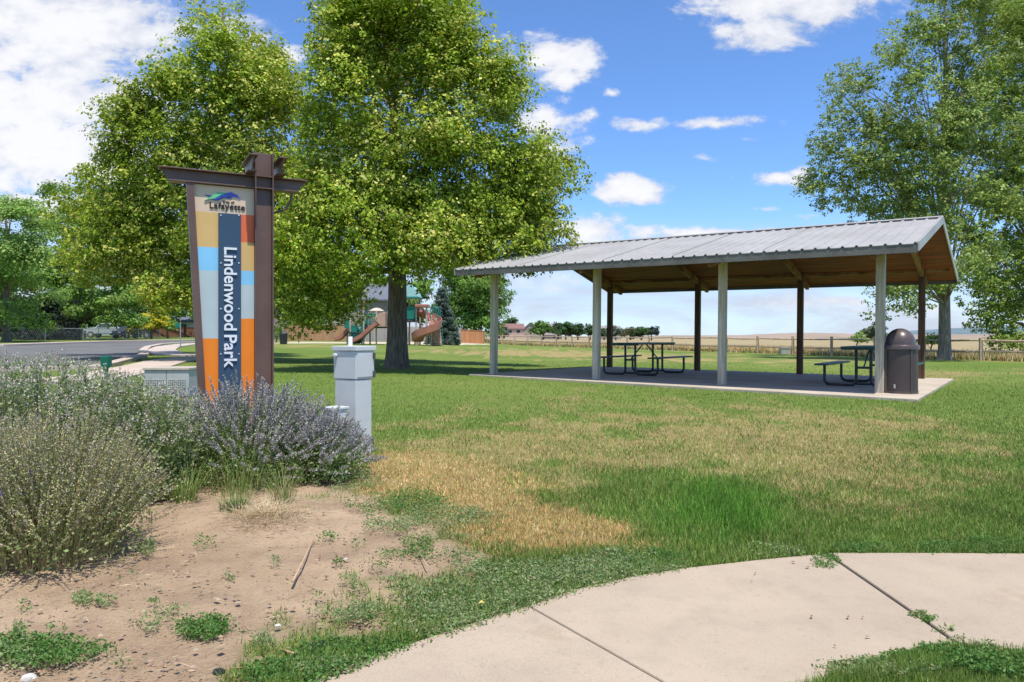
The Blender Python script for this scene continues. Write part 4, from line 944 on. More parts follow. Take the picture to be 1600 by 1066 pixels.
# arched roof
mb = MB(); A_ = [(622, 466), (622.5, 455), (626, 447), (632, 444), (640, 444), (648, 449), (654, 457), (657, 466)]
mb.prism([(pl(a, b).x, pl(a, b).z) for a, b in A_], 'y', -1.0, 1.0); RF = mb.build('roof', PROOF, PLY, bevel=.05)
mb = MB(); a, b = pl(620.5, 468), pl(658, 465.6); mb.box(a.x, b.x, -1.12, 1.12, a.z, b.z); mb.build('rim', PGRN, RF, bevel=.03)
def panel(x0, y0, x1, y1, y, m=PGRN, nm='panel', th=.06, holes=0):
    mb = MB(); a, b = pl(x0, y1), pl(x1, y0)
    if holes:
        n_ = holes; w = (b.x-a.x)/(2*n_+1)
        for k in range(n_+1): mb.box(a.x+2*k*w, a.x+(2*k+1)*w, y, y+th, a.z, b.z)
        mb.box(a.x, b.x, y+.003, y+th-.003, a.z, a.z+.12); mb.box(a.x, b.x, y+.003, y+th-.003, b.z-.12, b.z)
    else: mb.box(a.x, b.x, y, y+th, a.z, b.z)
    mb.build(nm, m, PLY, bevel=.02)
panel(635.5, 480, 650.5, 500, -.78); panel(640, 482, 652, 500, .75, holes=4); panel(576.5, 491, 590, 508, -.78, holes=5); panel(592, 491, 603, 508, .75)
panel(540, 497, 547.5, 514, -.5); panel(615, 484, 633, 500, .72, holes=5)
for (x0, x1, yy_) in ((634, 654, 502.5), (612, 634, 505), (571, 605, 512), (548, 572, 520)):
    mb = MB(); a, b = pl(x0, yy_+1.6), pl(x1, yy_-.6); mb.box(a.x, b.x, -.75, .75, a.z, b.z); mb.build('deck', PDK, PLY, bevel=.01)
# stair climber, green, left
mb = MB(); n_ = 7
for k in range(n_):
    a = pl(552+k*1.6, 534-k*4.6); mb.box(a.x-.15, a.x+.75, -.55, .55, a.z-.03, a.z+.03)
mb.build('steps', PGRN, PLY)
for y in (-.62, .62):
    mb = MB(); mb.prism([(pl(a_, b_).x, pl(a_, b_).z) for a_, b_ in ((547, 538), (549, 513), (553, 507), (557, 512), (562, 522), (567, 511), (569, 499), (572, 499), (572, 522), (566, 532), (560, 538))], 'y', y-.03, y+.03); mb.build('stair_side', PGRN, PLY, bevel=.01)
# little umbrella roof
mb = MB(); c_ = pl(588.5, 486.5); mb.lathe([(.0, c_.z+.26), (.25, c_.z+.22), (.55, c_.z+.06), (.62, c_.z-.02), (.60, c_.z-.05), (0, c_.z-.03)], 18, (c_.x, 0, 0)); mb.build('umbrella_roof', mat('cream plastic', (.62, .52, .42), .5), PLY, smooth=True)
mb = MB(); mb.tube([pl(567, 490, .2), pl(567.5, 471, .2)], .09, 8); mb.build('periscope', PBRN, PLY)
# straight wave slide (trough swept along a curve)
def trough(name, path, w, d, mat_, side=(0, 1, 0)):
    mb = MB(); side = Vector(side); prof = [(-.5, 1.), (-.5, .2), (-.36, 0), (.36, 0), (.5, .2), (.5, 1.), (.57, 1.), (.57, .1), (.40, -.12), (-.40, -.12), (-.57, .1), (-.57, 1.)]
    n = len(prof); m_ = len(path)
    for i, p in enumerate(path):
        p = Vector(p); tdir = (Vector(path[min(i+1, m_-1)])-Vector(path[max(i-1, 0)])).normalized()
        sd_ = side if not callable(side) else side(i); up = sd_.cross(tdir); up = up if up.z > 0 else -up
        for (a, b) in prof: mb.v.append(tuple(p+sd_*a*w+up*b*d))
    for i in range(m_-1):
        for k in range(n): mb.f.append((i*n+k, i*n+(k+1) % n, (i+1)*n+(k+1) % n, (i+1)*n+k)); mb.mi.append(0)
    mb.f += [tuple(range(n)), tuple((m_-1)*n+k for k in range(n))]; mb.mi += [0, 0]
    return mb.build(name, mat_, PLY, smooth=True)
trough('straight_slide', [pl(a, b, -1.1) for a, b in ((602, 505), (596, 508), (590, 512), (583, 518), (576, 524), (570, 529), (563, 533), (556, 536), (551, 537))], .62, .32, PBRN)
mb = MB(); mb.prism([(pl(a, b).x, pl(a, b).z) for a, b in ((588.5, 499), (597, 493), (604, 489), (607, 489), (607, 512), (601, 512))], 'y', -1.5, -.7); mb.build('slide_hood', mat('pale brown plastic', (.52, .33, .25), .45), PLY, bevel=.04)
trough('short_slide', [pl(a, b, .2) for a, b in ((548, 516), (541, 523), (534, 530), (528, 532.5), (523, 533))], .6, .3, PBRN)
# spiral slide
cs = pl(668.5, 0, -.9); cs.z = 0
pts_ = []; sides = []
for k in range(31):
    q_ = k/30; a = R(170-q_*330); r_ = .72; z = 2.65*(1-q_)+.32*q_
    pts_.append((cs.x+r_*math.cos(a), cs.y+r_*math.sin(a), z)); sides.append(Vector((math.cos(a), math.sin(a), 0)))
def spiral():
    mb = MB(); prof = [(-.42, .34), (-.42, .08), (-.3, 0), (.32, 0), (.44, .12), (.48, .62), (.54, .62), (.5, .05), (.34, -.08), (-.34, -.08), (-.48, .05), (-.48, .34)]; n = len(prof)
    for p, s_ in zip(pts_, sides):
        for a, b in prof: mb.v.append(tuple(Vector(p)+s_*a+Vector((0, 0, b))))
    for i in range(len(pts_)-1):
        for k in range(n): mb.f.append((i*n+k, i*n+(k+1) % n, (i+1)*n+(k+1) % n, (i+1)*n+k)); mb.mi.append(0)
    mb.build('spiral_slide', PBRN, PLY, smooth=True)
spiral()
mb = MB(); mb.tube([(cs.x, cs.y, 0), (cs.x, cs.y, 3.1)], .08, 10); mb.build('centre_pole', TANP, PLY)
mb = MB(); a = pl(651, 482); b = pl(672, 477); mb.box(a.x, b.x, -1.2, -.2, a.z, b.z); mb.build('slide_hood', PBRN, PLY, bevel=.06)
# climbing wall and green arches on the right
mb = MB(); mb.prism([(pl(a, b).x, pl(a, b).z) for a, b in ((675, 541), (676, 515), (678, 500), (683, 497), (686, 508), (689, 520), (691, 541))], 'y', -.3, .1); mb.build('climbing_wall', PROCK, PLY, bevel=.08)
for k, (a_, b_) in enumerate(((678, 530), (681, 521), (685, 530), (684, 512), (680, 536), (687, 536))):
    mb = MB(); c_ = pl(a_, b_, -.33); mb.lathe([(0, -.08), (.09, -.05), (.11, 0), (.08, .06), (0, .08)], 8, (c_.x, c_.y, c_.z)); mb.build('hand_hold', mat('hold', (.62, .42, .30), .5), PLY)
for dx in (0, 4.5, 9):
    mb = MB(); mb.tube([pl(*p_, y=-.2+dx*.08) for p_ in ((673+dx*.3, 500), (674+dx*.3, 484), (678+dx*.4, 479), (682+dx*.45, 484), (684+dx*.5, 500), (686+dx*.6, 541))], .04, 8); mb.build('arch_ladder', PGRN, PLY, smooth=True)
mb = MB()
for k in range(7): a_ = pl(684.5+k*.5, 500+k*5.5, -.2); mb.tube([(a_.x, -.2, a_.z), (a_.x+.25, .5, a_.z)], .03, 6)
mb.build('rung', PGRN, PLY)
panel(648, 519, 655, 541, -.3, PROCK, 'store_panel', .1); panel(655, 506, 660, 520, .2, TANP, 'window_panel', .06, 2); panel(637, 519, 640, 541, .3, TANP, 'support', .1)

# ------------------------------------------------------------------ vehicles across the street
def vehicle(name, label, loc, rz, paint, prof, cab, wheels, W_=1.85):
    T = empty(name, loc, label, cab['cat'], rot=(0, 0, rz))
    mb = MB(); mb.prism(prof, 'y', -W_/2, W_/2); mb.build('body', paint, T, bevel=.06)
    mb = MB(); gp = cab['glass']; n = len(gp)
    b = [(x, -W_/2-.004 , z) for x, z in gp]; 
    for s_ in (-1, 1): mb.add([(x, s_*(W_/2-.02), z) for x, z in gp]+[(x, s_*(W_/2+.012), z) for x, z in gp], [tuple(range(n)), tuple(range(n, 2*n))]+[(i, (i+1) % n, (i+1) % n+n, i+n) for i in range(n)])
    mb.build('side_window', GLASS, T)
    x0, z0, x1, z1 = cab['ws']; mb = MB(); mb.add([(x0-.012, -W_/2+.12, z0), (x0-.012, W_/2-.12, z0), (x1-.012, W_/2-.2, z1), (x1-.012, -W_/2+.2, z1)], [(0, 1, 2, 3)]); mb.build('windscreen', GLASS, T)
    for x in wheels:
        for s_ in (-1, 1):
            ax = MB(); ax.lathe([(.0, -.11), (.30, -.11), (.38, -.08), (.38, .08), (.30, .11), (0, .11)], 24)
            w = MB(); w.add([(x+a_, s_*(W_/2-.07)+c_, .38+b_) for a_, b_, c_ in ax.v], ax.f); wh = w.build('wheel', BLACKP, T)
            ax = MB(); ax.lathe([(.0, -.118), (.12, -.13), (.22, -.118), (.22, .118), (.12, .13), (0, .118)], 16); w = MB(); w.add([(x+a_, s_*(W_/2-.07)+c_, .38+b_) for a_, b_, c_ in ax.v], ax.f); w.build('rim', GALV, wh)
    for s_ in (-1, 1):
        mb = MB(); zf = cab['hl']; mb.box(prof[0][0]-.03, prof[0][0]+.05, s_*.62-.18, s_*.62+.18, zf, zf+.16); mb.build('headlight', WHITE, T)
    return T
SILV = mat('silver car paint', (.55, .55, .54), .3, (.5, .5, .49), 1, metal=.3, spec=.5); DKP = mat('dark car paint', (.03, .035, .045), .3, (.04, .045, .05), 1, spec=.5)
q1 = GAT(136, 86)
vehicle('pickup_truck', 'silver pickup truck parked under the trees across the street', (q1.x, q1.y, q1.z), R(4), SILV, [(0, .45), (0, .95), (.1, 1.08), (1.25, 1.18), (1.9, 1.72), (3.1, 1.74), (3.35, 1.2), (4.95, 1.2), (5.0, .5)],
        dict(cat='pickup truck', glass=[(1.5, 1.2), (1.98, 1.64), (2.95, 1.66), (3.1, 1.2)], ws=(1.3, 1.22, 1.88, 1.7), hl=.75), (.85, 4.05))
q2 = GAT(180, 82)
vehicle('parked_car', 'dark car parked behind the silver pickup across the street', (q2.x, q2.y, q2.z), R(70), DKP, [(0, .35), (0, .8), (.9, .95), (1.6, 1.42), (3.0, 1.42), (3.9, 1.0), (4.3, .95), (4.35, .4)],
        dict(cat='car', glass=[(1.2, .98), (1.7, 1.34), (2.9, 1.34), (3.5, 1.0)], ws=(1.0, .99, 1.58, 1.4), hl=.6), (.8, 3.5), 1.75)

# ------------------------------------------------------------------ trees
def tree(name, label, base, D, lobes, n, leaf, cols, cols2, f2, trunk_r, bark, trunk_px=None, group=None, back=.5, cl_r=.42, dark=.25, hang=0, thresh=.0, asp=.72, limbs=26, leader=None, seed=0, sparse=0.0, cat='tree', bough=9, hmin=0., flat=.62, steep=.8, per_n=46, br_m=None):
    """base: world point of the trunk; lobes: (px,py,rx,ry[,dy]) seen at distance D -> real ellipsoids in space"""
    rg = np.random.default_rng(seed+11)
    T = empty(name, base, label, cat, group); k = D/F
    cx0 = np.mean([l[0] for l in lobes]); wmax = max(abs((l[0]-(800+F*base[0]/base[1])))+l[2] for l in lobes)*k
    C, Rr, Wt = [], [], []
    for l in lobes:
        px, py, rx, ry = l[:4]; X_, Z_ = (px-800)*k, 1+(HY-py)*k; off = abs(X_-base[0]); dep = math.sqrt(max(.05, 1-min(1, off/wmax)**2))*wmax*.62
        rm = (rx+ry)/2*k
        for s_, wgt in ((-1, 1.), (1, back)):
            dy = s_*max(0, dep-rm*.6)
            sc = (D+dy)/D       # keep proportions: nearer lobes sit slightly closer
            C.append((X_*sc, D+dy, 1+(Z_-1)*sc)); Rr.append((rx*k*sc*.93, rm, ry*k*sc*.93)); Wt.append(wgt*rx*ry)
    C = np.array(C); Rr = np.array(Rr); bm_ = br_m or cl_r*(1.75+max(0, bough-9)*.03); Rr = np.maximum(Rr*.4, Rr-.42*bm_); Wt = np.array(Wt)/sum(Wt); base = Vector(base)
    nc = max(12, int(n/per_n)); li = rg.choice(len(C), nc, p=Wt); d = rg.normal(size=(nc, 3)); d /= np.linalg.norm(d, axis=1, keepdims=True)
    nb = max(6, int(nc/bough)); bl = rg.choice(len(C), nb, p=Wt); bd = rg.normal(size=(nb, 3)); bd /= np.linalg.norm(bd, axis=1, keepdims=True)
    brad = np.where(rg.random(nb) < dark, .25+.5*rg.random(nb), .78+.26*rg.random(nb)); bc = C[bl]+bd*Rr[bl]*brad[:, None]
    bi = rg.integers(0, nb, nc); li = bl[bi]; rad = brad[bi]; brr = (br_m or cl_r*(1.75+max(0, bough-9)*.03))*(.6+.8*rg.random(nb))[bi]
    d = d*np.array([1, 1, flat]); d[:, 2] = np.where((d[:, 2] < -.2) & (flat < .8), -d[:, 2]*.5, d[:, 2]); cc = bc[bi]+d*(brr*(.25+.75*rg.random(nc)**.5))[:, None]; cc[:, 2] -= .22*np.hypot(d[:, 0], d[:, 1])*brr; btone = (.78+.44*rg.random(nb))[bi]
    if sparse > 0:
        kk = vnoise(cc[:, 0]*.9+cc[:, 1]*.7+40, cc[:, 2]*1.0+40) > sparse; cc = cc[kk]; li = li[kk]; rad = rad[kk]; d = d[kk]; btone = btone[kk]; nc = len(cc)
    cc = cc[cc[:, 2] > .6] if False else cc
    per = np.maximum(5, rg.normal(per_n, per_n*.35, nc)).astype(int); ci = np.repeat(np.arange(nc), per); N = len(ci)
    rsc = cl_r*(.7+.6*rg.random(nc))
    off = rg.normal(size=(N, 3)); off /= np.linalg.norm(off, axis=1, keepdims=True); off *= (rg.random((N, 1))**.45)*np.array([1.1, 1.1, .62])
    P_ = cc[ci]+off*rsc[ci][:, None]
    P_[:, 2] -= hang*rg.random(N)*(np.hypot(off[:, 0], off[:, 1]))*rsc[ci]
    outw = P_-np.array([base.x, base.y, C[:, 2].mean()]); outw /= np.linalg.norm(outw, axis=1, keepdims=True)+1e-6
    up = outw*.5+np.array([0, 0, .7])+off*.9
    ln = leaf*(.55+.95*rg.random(N)**1.5); dirs = rg.normal(size=(N, 3)); dirs[:, 2] -= .5
    v, f = quads(P_, ln, asp, dirs=dirs, up=up)
    c = pick(cols, N, .12); tone = ((.85+.3*rg.random(nc))*btone)[ci][:, None]
    c2m = rg.random(N) < (f2*np.clip(1.6*(vnoise(cc[:, 0]*.5+9, cc[:, 2]*.5+cc[:, 1]*.3)-.15), 0, 1.3)*(.15+1.6*(rg.random(nc) < .5)))[ci]*np.clip(off[:, 2]/.62+.75, .1, 1.4)*(rad[ci] > .7)
    c[c2m] = pick(cols2, c2m.sum(), .15); c = np.clip(c*tone, 0, 1)
    v = v-np.array(base)
    crown = link('crown', npmesh('crown', v, f, c), T, LEAF)
    # trunk and limbs
    mb = MB(); topz = max(C[:, 2]+Rr[:, 2]*.3)-base.z; lean_x = 0 if leader is None else leader
    tp = []; rs = []
    for i in range(25):
        q_ = (i/24)**1.5; z = topz*q_*.93; w_ = .12*math.sin(q_*7+seed)*q_; tp.append((w_+lean_x*q_, w_*.6, z-.05)); rs.append(trunk_r*(1-q_)**.75*(1+.35*math.exp(-q_*topz*2.2))+.015)
    mb.tube(tp, rs, 14); mb.build('trunk', bark, T, smooth=True)
    mb = MB(); tgt = rg.choice(nc, min(limbs*3, nc), replace=False); hc = C[:, 2].min()-base.z
    for j, ti in enumerate(tgt):
        e = Vector(cc[ti]-np.array(base)); 
        zs = max(hc*.35 if hc > 1 else .5, min(topz*.85, e.z-math.hypot(e.x, e.y)*(.55 if j % 3 else .8)*(steep/.8)))
        zs = max(zs, 1.5 if topz > 6 else .3*topz*.5); zs = max(zs, hmin); q_ = min(.97, zs/(topz*.93)); i = min(23, int(24*q_**(1/1.5))); fr_ = 24*q_**(1/1.5)-i; a = Vector(tp[i]).lerp(Vector(tp[min(24, i+1)]), fr_)
        r0 = trunk_r*(1-q_)**.75*(.30 if j < limbs else .14)+.012; m1 = a.lerp(e, .35)+Vector((0, 0, .10*(e-a).length)); m2 = a.lerp(e, .7)+Vector((rg.normal()*.1, rg.normal()*.1, .08*(e-a).length))
        mb.tube([a, m1, m2, e], [r0, r0*.7, r0*.4, .008], 6, cap=False)
    mb.build('limbs', bark, T, smooth=True)
    return T
LIND = [(.250, .345, .028), (.330, .425, .036), (.400, .480, .050), (.195, .290, .028)]; BRACT = [(.62, .60, .14), (.54, .56, .10), (.70, .66, .22)]
ASHC = [(.18, .31, .05), (.24, .38, .07), (.13, .24, .04), (.29, .41, .09)]; ASH2 = [(.40, .52, .17), (.34, .47, .12)]
COTT = [(.25, .34, .065), (.32, .41, .095), (.18, .26, .05), (.38, .46, .14)]; COT2 = [(.50, .57, .30), (.42, .52, .22)]
b1_ = GP(620, 576); D1 = b1_.y
main_l = [(620, -40, 95, 80), (560, 10, 70, 60), (700, 20, 65, 60), (625, 60, 130, 80), (545, 110, 65, 70), (700, 110, 95, 70), (790, 108, 46, 26), (760, 150, 65, 45), (600, 190, 110, 70), (500, 190, 55, 60), (700, 220, 80, 60), (790, 215, 45, 45), (845, 250, 50, 30),
          (880, 270, 33, 26), (830, 300, 62, 45), (760, 310, 80, 60), (660, 330, 100, 60), (560, 290, 100, 70), (480, 280, 60, 60), (500, 370, 80, 55), (590, 372, 80, 40), (700, 365, 90, 38), (800, 360, 60, 34), (840, 345, 40, 30), (545, 408, 60, 26), (660, 392, 60, 20), (740, 385, 60, 22), (462, 460, 54, 30), (520, 450, 44, 26)]
tree('linden_tree', 'large linden with yellow green bracts standing left of the shelter', b1_, D1, main_l, 320000, .088, LIND, BRACT, .60, .305, BARK, cl_r=.20, hang=.7, seed=1, limbs=26, back=.6, dark=.22, hmin=3.0, bough=84, per_n=15, br_m=.95, flat=.85)
b2_ = GP(345, 561)
left_l = [(325, 25, 38, 40), (300, 80, 55, 40), (430, 140, 42, 42), (405, 88, 36, 34), (270, 110, 45, 36), (360, 70, 60, 50), (395, 110, 50, 50), (320, 130, 90, 50), (235, 140, 45, 30), (215, 180, 55, 40), (395, 180, 75, 55), (290, 200, 100, 55), (190, 225, 35, 35), (230, 270, 70, 50), (420, 260, 75, 60), (330, 280, 90, 55), (135, 268, 32, 30), (150, 320, 50, 35), (200, 340, 70, 50),
          (300, 360, 100, 55), (420, 350, 80, 60), (150, 390, 45, 30), (210, 400, 60, 34), (300, 415, 90, 38), (262, 444, 44, 16), (330, 450, 50, 26), (400, 420, 80, 42), (460, 430, 60, 38), (440, 462, 45, 18), (505, 458, 50, 20), (540, 445, 35, 18)]
tree('linden_tree', 'tall linden rising behind the park sign', b2_, b2_.y, left_l, 230000, .108, LIND, BRACT, .55, .30, BARK, cl_r=.25, hang=.7, seed=2, limbs=30, back=.45, hmin=2.5, bough=80, dark=.22, per_n=15, br_m=1.08, flat=.85)
# cottonwoods on the right
b3 = GP(1476, 562)
cott_l = [(1500, -30, 90, 50), (1560, 20, 80, 60), (1450, 50, 65, 50), (1400, 75, 50, 35), (1520, 100, 90, 60), (1420, 130, 60, 45), (1335, 125, 42, 30), (1310, 165, 38, 35), (1360, 190, 60, 45), (1450, 200, 80, 50), (1560, 200, 80, 60), (1300, 225, 36, 32), (1345, 260, 60, 40), (1285, 275, 30, 24), (1430, 280, 80, 45), (1320, 305, 48, 26), (1540, 300, 70, 50), (1400, 330, 60, 30), (1480, 350, 70, 40),
          (1400, 440, 30, 32), (1375, 425, 20, 20), (1425, 470, 26, 16), (1385, 470, 22, 14), (1455, 430, 24, 20), (1530, 400, 45, 40), (1350, 320, 50, 20), (1262, 285, 14, 12), (1470, 250, 60, 60), (1500, 180, 70, 60), (1380, 240, 60, 40), (1480, 420, 50, 30), (1420, 400, 40, 24)]
tree('cottonwood_tree', 'tall airy cottonwood with thick grey trunk at right of the shelter', b3, b3.y, cott_l, 150000, .125, COTT, COT2, .32, .29, BARKG, cl_r=.22, hang=.3, seed=3, limbs=44, back=.5, sparse=.22, dark=.42, hmin=3, bough=26, flat=1., steep=1.7, per_n=12, br_m=.85)
b4 = GAT(1625, 43)
cot2_l = [(1600, 60, 70, 70), (1640, 0, 90, 70), (1620, 150, 80, 60), (1580, 230, 60, 50), (1650, 240, 80, 60), (1590, 310, 60, 50), (1650, 340, 70, 50), (1570, 380, 55, 40), (1630, 420, 60, 40), (1545, 440, 35, 28), (1590, 470, 55, 35), (1545, 500, 42, 24), (1600, 520, 50, 24), (1520, 480, 26, 20), (1650, 490, 50, 40), (1570, 535, 36, 14), (1560, 120, 55, 50), (1545, 200, 50, 40), (1560, 290, 60, 40), (1530, 350, 45, 36), (1590, 400, 60, 40), (1560, 460, 50, 30)]
tree('cottonwood_tree', 'leafy cottonwood at the right edge with low foliage over the rail fence', b4, b4.y, cot2_l, 140000, .14, [(.26, .37, .06), (.33, .43, .085), (.19, .29, .05)], [(.42, .55, .16), (.35, .49, .13)], .4, .32, BARKG, cl_r=.24, hang=.3, seed=4, limbs=26, sparse=.2, bough=26, flat=.9, dark=.4, steep=1.5, per_n=12, br_m=.9)
# deciduous mass behind the playground and left of the shelter
for nm, lb, px, D, lobes, n, lf, tr in (
    ('maple_tree', 'dense dark green tree between the spruce and the shelter post', 742, 98, [(742, 445, 45, 40), (715, 440, 30, 40), (765, 450, 28, 30), (735, 480, 45, 30), (765, 490, 30, 24), (750, 515, 26, 14), (715, 420, 40, 25), (770, 425, 20, 24), (700, 480, 25, 30), (780, 470, 14, 26), (745, 500, 40, 20)], 60000, .26, .25),
    ('maple_tree', 'green tree behind the grey house above the left part of the playground', 590, 112, [(590, 440, 45, 40), (560, 455, 40, 30), (620, 450, 45, 40), (655, 455, 35, 35), (600, 480, 45, 25), (640, 485, 40, 25)], 15000, .38, .3)):
    tree(nm, lb, GAT(px, D), D, lobes, n, lf, [(.11, .22, .035), (.15, .28, .045), (.20, .34, .06)], [(.30, .42, .08)], .25, tr, BARK, cl_r=.9, seed=int(px), limbs=12)
ash = [('ash_tree', 'light green feathery tree at the far left edge across the road', 10, 56, [(10, 320, 60, 34), (-50, 340, 60, 50), (45, 335, 40, 30), (20, 380, 60, 40), (-30, 420, 70, 50), (40, 440, 55, 40), (10, 480, 50, 28), (60, 400, 45, 35), (-60, 480, 60, 40), (30, 500, 30, 14)], 38000, .19),
       ('ash_tree', 'broad mid green tree above the dark spruce across the road', 120, 72, [(110, 330, 50, 36), (70, 350, 45, 35), (150, 350, 50, 40), (110, 390, 70, 40), (170, 400, 50, 40), (100, 440, 70, 30), (170, 450, 60, 35), (130, 480, 60, 22), (200, 470, 45, 25), (60, 420, 40, 30), (190, 495, 35, 14), (90, 300, 36, 20)], 40000, .24),
       ('ash_tree', 'green tree behind the silver pickup across the road', 196, 100, [(196, 420, 45, 40), (215, 460, 40, 30), (175, 470, 40, 30), (200, 495, 40, 16), (235, 440, 35, 35), (260, 470, 40, 26), (300, 450, 40, 40), (300, 490, 36, 16), (270, 430, 30, 30)], 18000, .34)]
for nm, lb, px, D, lobes, n, lf in ash:
    tree(nm, lb, GAT(px, D), D, lobes, n, lf, ASHC, ASH2, .35, .28, BARK, cl_r=.75, seed=int(px)+50, limbs=16, hang=.4)
for nm_, lb_, px_, D_, lo_, n__ in (('hedge_tree', 'dense green tree mass at the far left behind the chain link fence', -20, 92, [(-20, 470, 60, 50), (-60, 500, 50, 30), (20, 500, 40, 26), (-10, 515, 50, 16), (40, 480, 40, 30)], 16000), ('hedge_tree', 'dark leafy tree behind the dark spruce and the pickup', 110, 105, [(110, 470, 60, 40), (70, 500, 40, 25), (150, 500, 45, 25), (110, 515, 60, 12), (190, 505, 40, 20), (150, 475, 40, 30)], 18000), ('hedge_tree', 'green tree behind the yellow tree and the red brown fence', 250, 128, [(250, 480, 50, 36), (300, 485, 40, 30), (215, 495, 35, 25), (340, 470, 40, 40), (270, 505, 50, 14)], 14000)):
    tree(nm_, lb_, GAT(px_, D_), D_, lo_, n__, .42, [(.07, .14, .03), (.10, .19, .04), (.05, .10, .02)], ASH2, .15, .25, BARK, cl_r=1.0, seed=px_+400, limbs=8)
tree('yellow_tree', 'small bright yellow leaved tree on the corner lawn across the street', GAT(236, 82), 82, [(238, 490, 18, 14), (228, 499, 15, 11), (250, 501, 18, 11), (240, 510, 20, 9), (214, 513, 10, 6)], 8000, .24, [(.50, .44, .02), (.60, .52, .03), (.38, .38, .03)], [(.65, .58, .06)], .4, .13, BARK, cl_r=.5, seed=90, limbs=8)
tree('small_tree', 'small green bush tree right of the yellow tree across the street', GAT(262, 88), 88, [(262, 505, 12, 12), (256, 498, 10, 10), (268, 512, 8, 8)], 2200, .26, ASHC, ASH2, .3, .1, BARK, cl_r=.5, seed=91, limbs=6)
tree('flowering_shrub', 'pale green shrub by the black trash bin', GAT(432, 66), 66, [(432, 522, 9, 10), (438, 516, 6, 7), (426, 517, 8, 8)], 1500, .12, [(.14, .22, .08), (.2, .28, .12)], [(.45, .30, .30)], .2, .04, BARK, cl_r=.3, seed=92, limbs=5, cat='shrub')
# far tree row
FT = [(849, 262, 15, 494, 524, (.085, .17, .025), 'bright green round tree standing alone between the far houses'), (797, 330, 10, 498, 510, (.05, .10, .03), 'small dark tree behind the brown roofed house'),
      (872, 300, 13, 501, 524, (.05, .095, .03), 'far dark tree next to the steep pale roof'), (884, 285, 16, 500, 526, (.055, .11, .03), 'far dark green tree, widest of the row beyond the fence'), (903, 290, 14, 504, 526, (.05, .105, .032), 'far green tree left of the second front post'), (922, 300, 13, 504, 526, (.055, .11, .035), 'far green tree just behind the second front post'),
      (944, 300, 12, 507, 527, (.06, .10, .035), 'far olive tree behind the rear left post'), (962, 300, 13, 509, 527, (.10, .135, .085), 'far blue grey tree above the left picnic table'), (985, 310, 12, 512, 527, (.12, .12, .05), 'far brownish tree above the left picnic table'), (1002, 300, 14, 511, 527, (.055, .11, .03), 'far rounded green tree above the left picnic table'), (1018, 300, 9, 509, 527, (.035, .06, .045), 'last dark conifer at the right end of the far tree row'),
      (780, 250, 8, 512, 524, (.07, .11, .06), 'far grey green tree beside the leftmost front post'), (950, 420, 16, 511, 522, (.05, .09, .035), 'very distant dark tree clump behind the far row')]
for i, (px, D, rx, y0, y1, c_, lb) in enumerate(FT):
    cy = (y0+y1)/2; ry = (y1-y0)/2
    lb_l = [(px, cy, rx*.8, ry*.8), (px-rx*.5, cy+ry*.3, rx*.55, ry*.6), (px+rx*.5, cy+ry*.25, rx*.55, ry*.6), (px+rx*.15, cy-ry*.4, rx*.5, ry*.5)]
    c3 = [c_, tuple(x*1.35 for x in c_), tuple(x*.75 for x in c_)]
    tree('far_tree', lb, GAT(px, D), D, lb_l, 2400, .75, c3, [tuple(min(1, x*1.8) for x in c_)], .2, .3, BARK, cl_r=1.3, seed=200+i, limbs=4, group='row of far trees beyond the field')
tree('young_tree', 'young grey green tree in the field behind the right front post', GAT(1366, 66), 66, [(1366, 512, 13, 9), (1358, 519, 10, 7), (1375, 508, 8, 6), (1366, 524, 16, 5), (1380, 517, 8, 6)], 1500, .22, [(.10, .14, .07), (.14, .18, .09)], [(.2, .24, .12)], .2, .07, BARKG, cl_r=.35, seed=95, limbs=9)
tree('green_shrub', 'round green shrub beyond the rail fence left of the right front post', GAT(1339, 62), 62, [(1339, 529, 9, 5), (1345, 527, 6, 4)], 900, .16, ASHC, ASH2, .3, .05, BARK, cl_r=.35, seed=96, limbs=4, cat='shrub')
tree('green_shrub', 'leafy green shrub beyond the fence just left of the cottonwood trunk', GAT(1455, 52), 52, [(1455, 531, 11, 8), (1464, 528, 8, 7), (1448, 534, 7, 5)], 1600, .14, ASHC, ASH2, .4, .05, BARK, cl_r=.35, seed=97, limbs=4, cat='shrub')
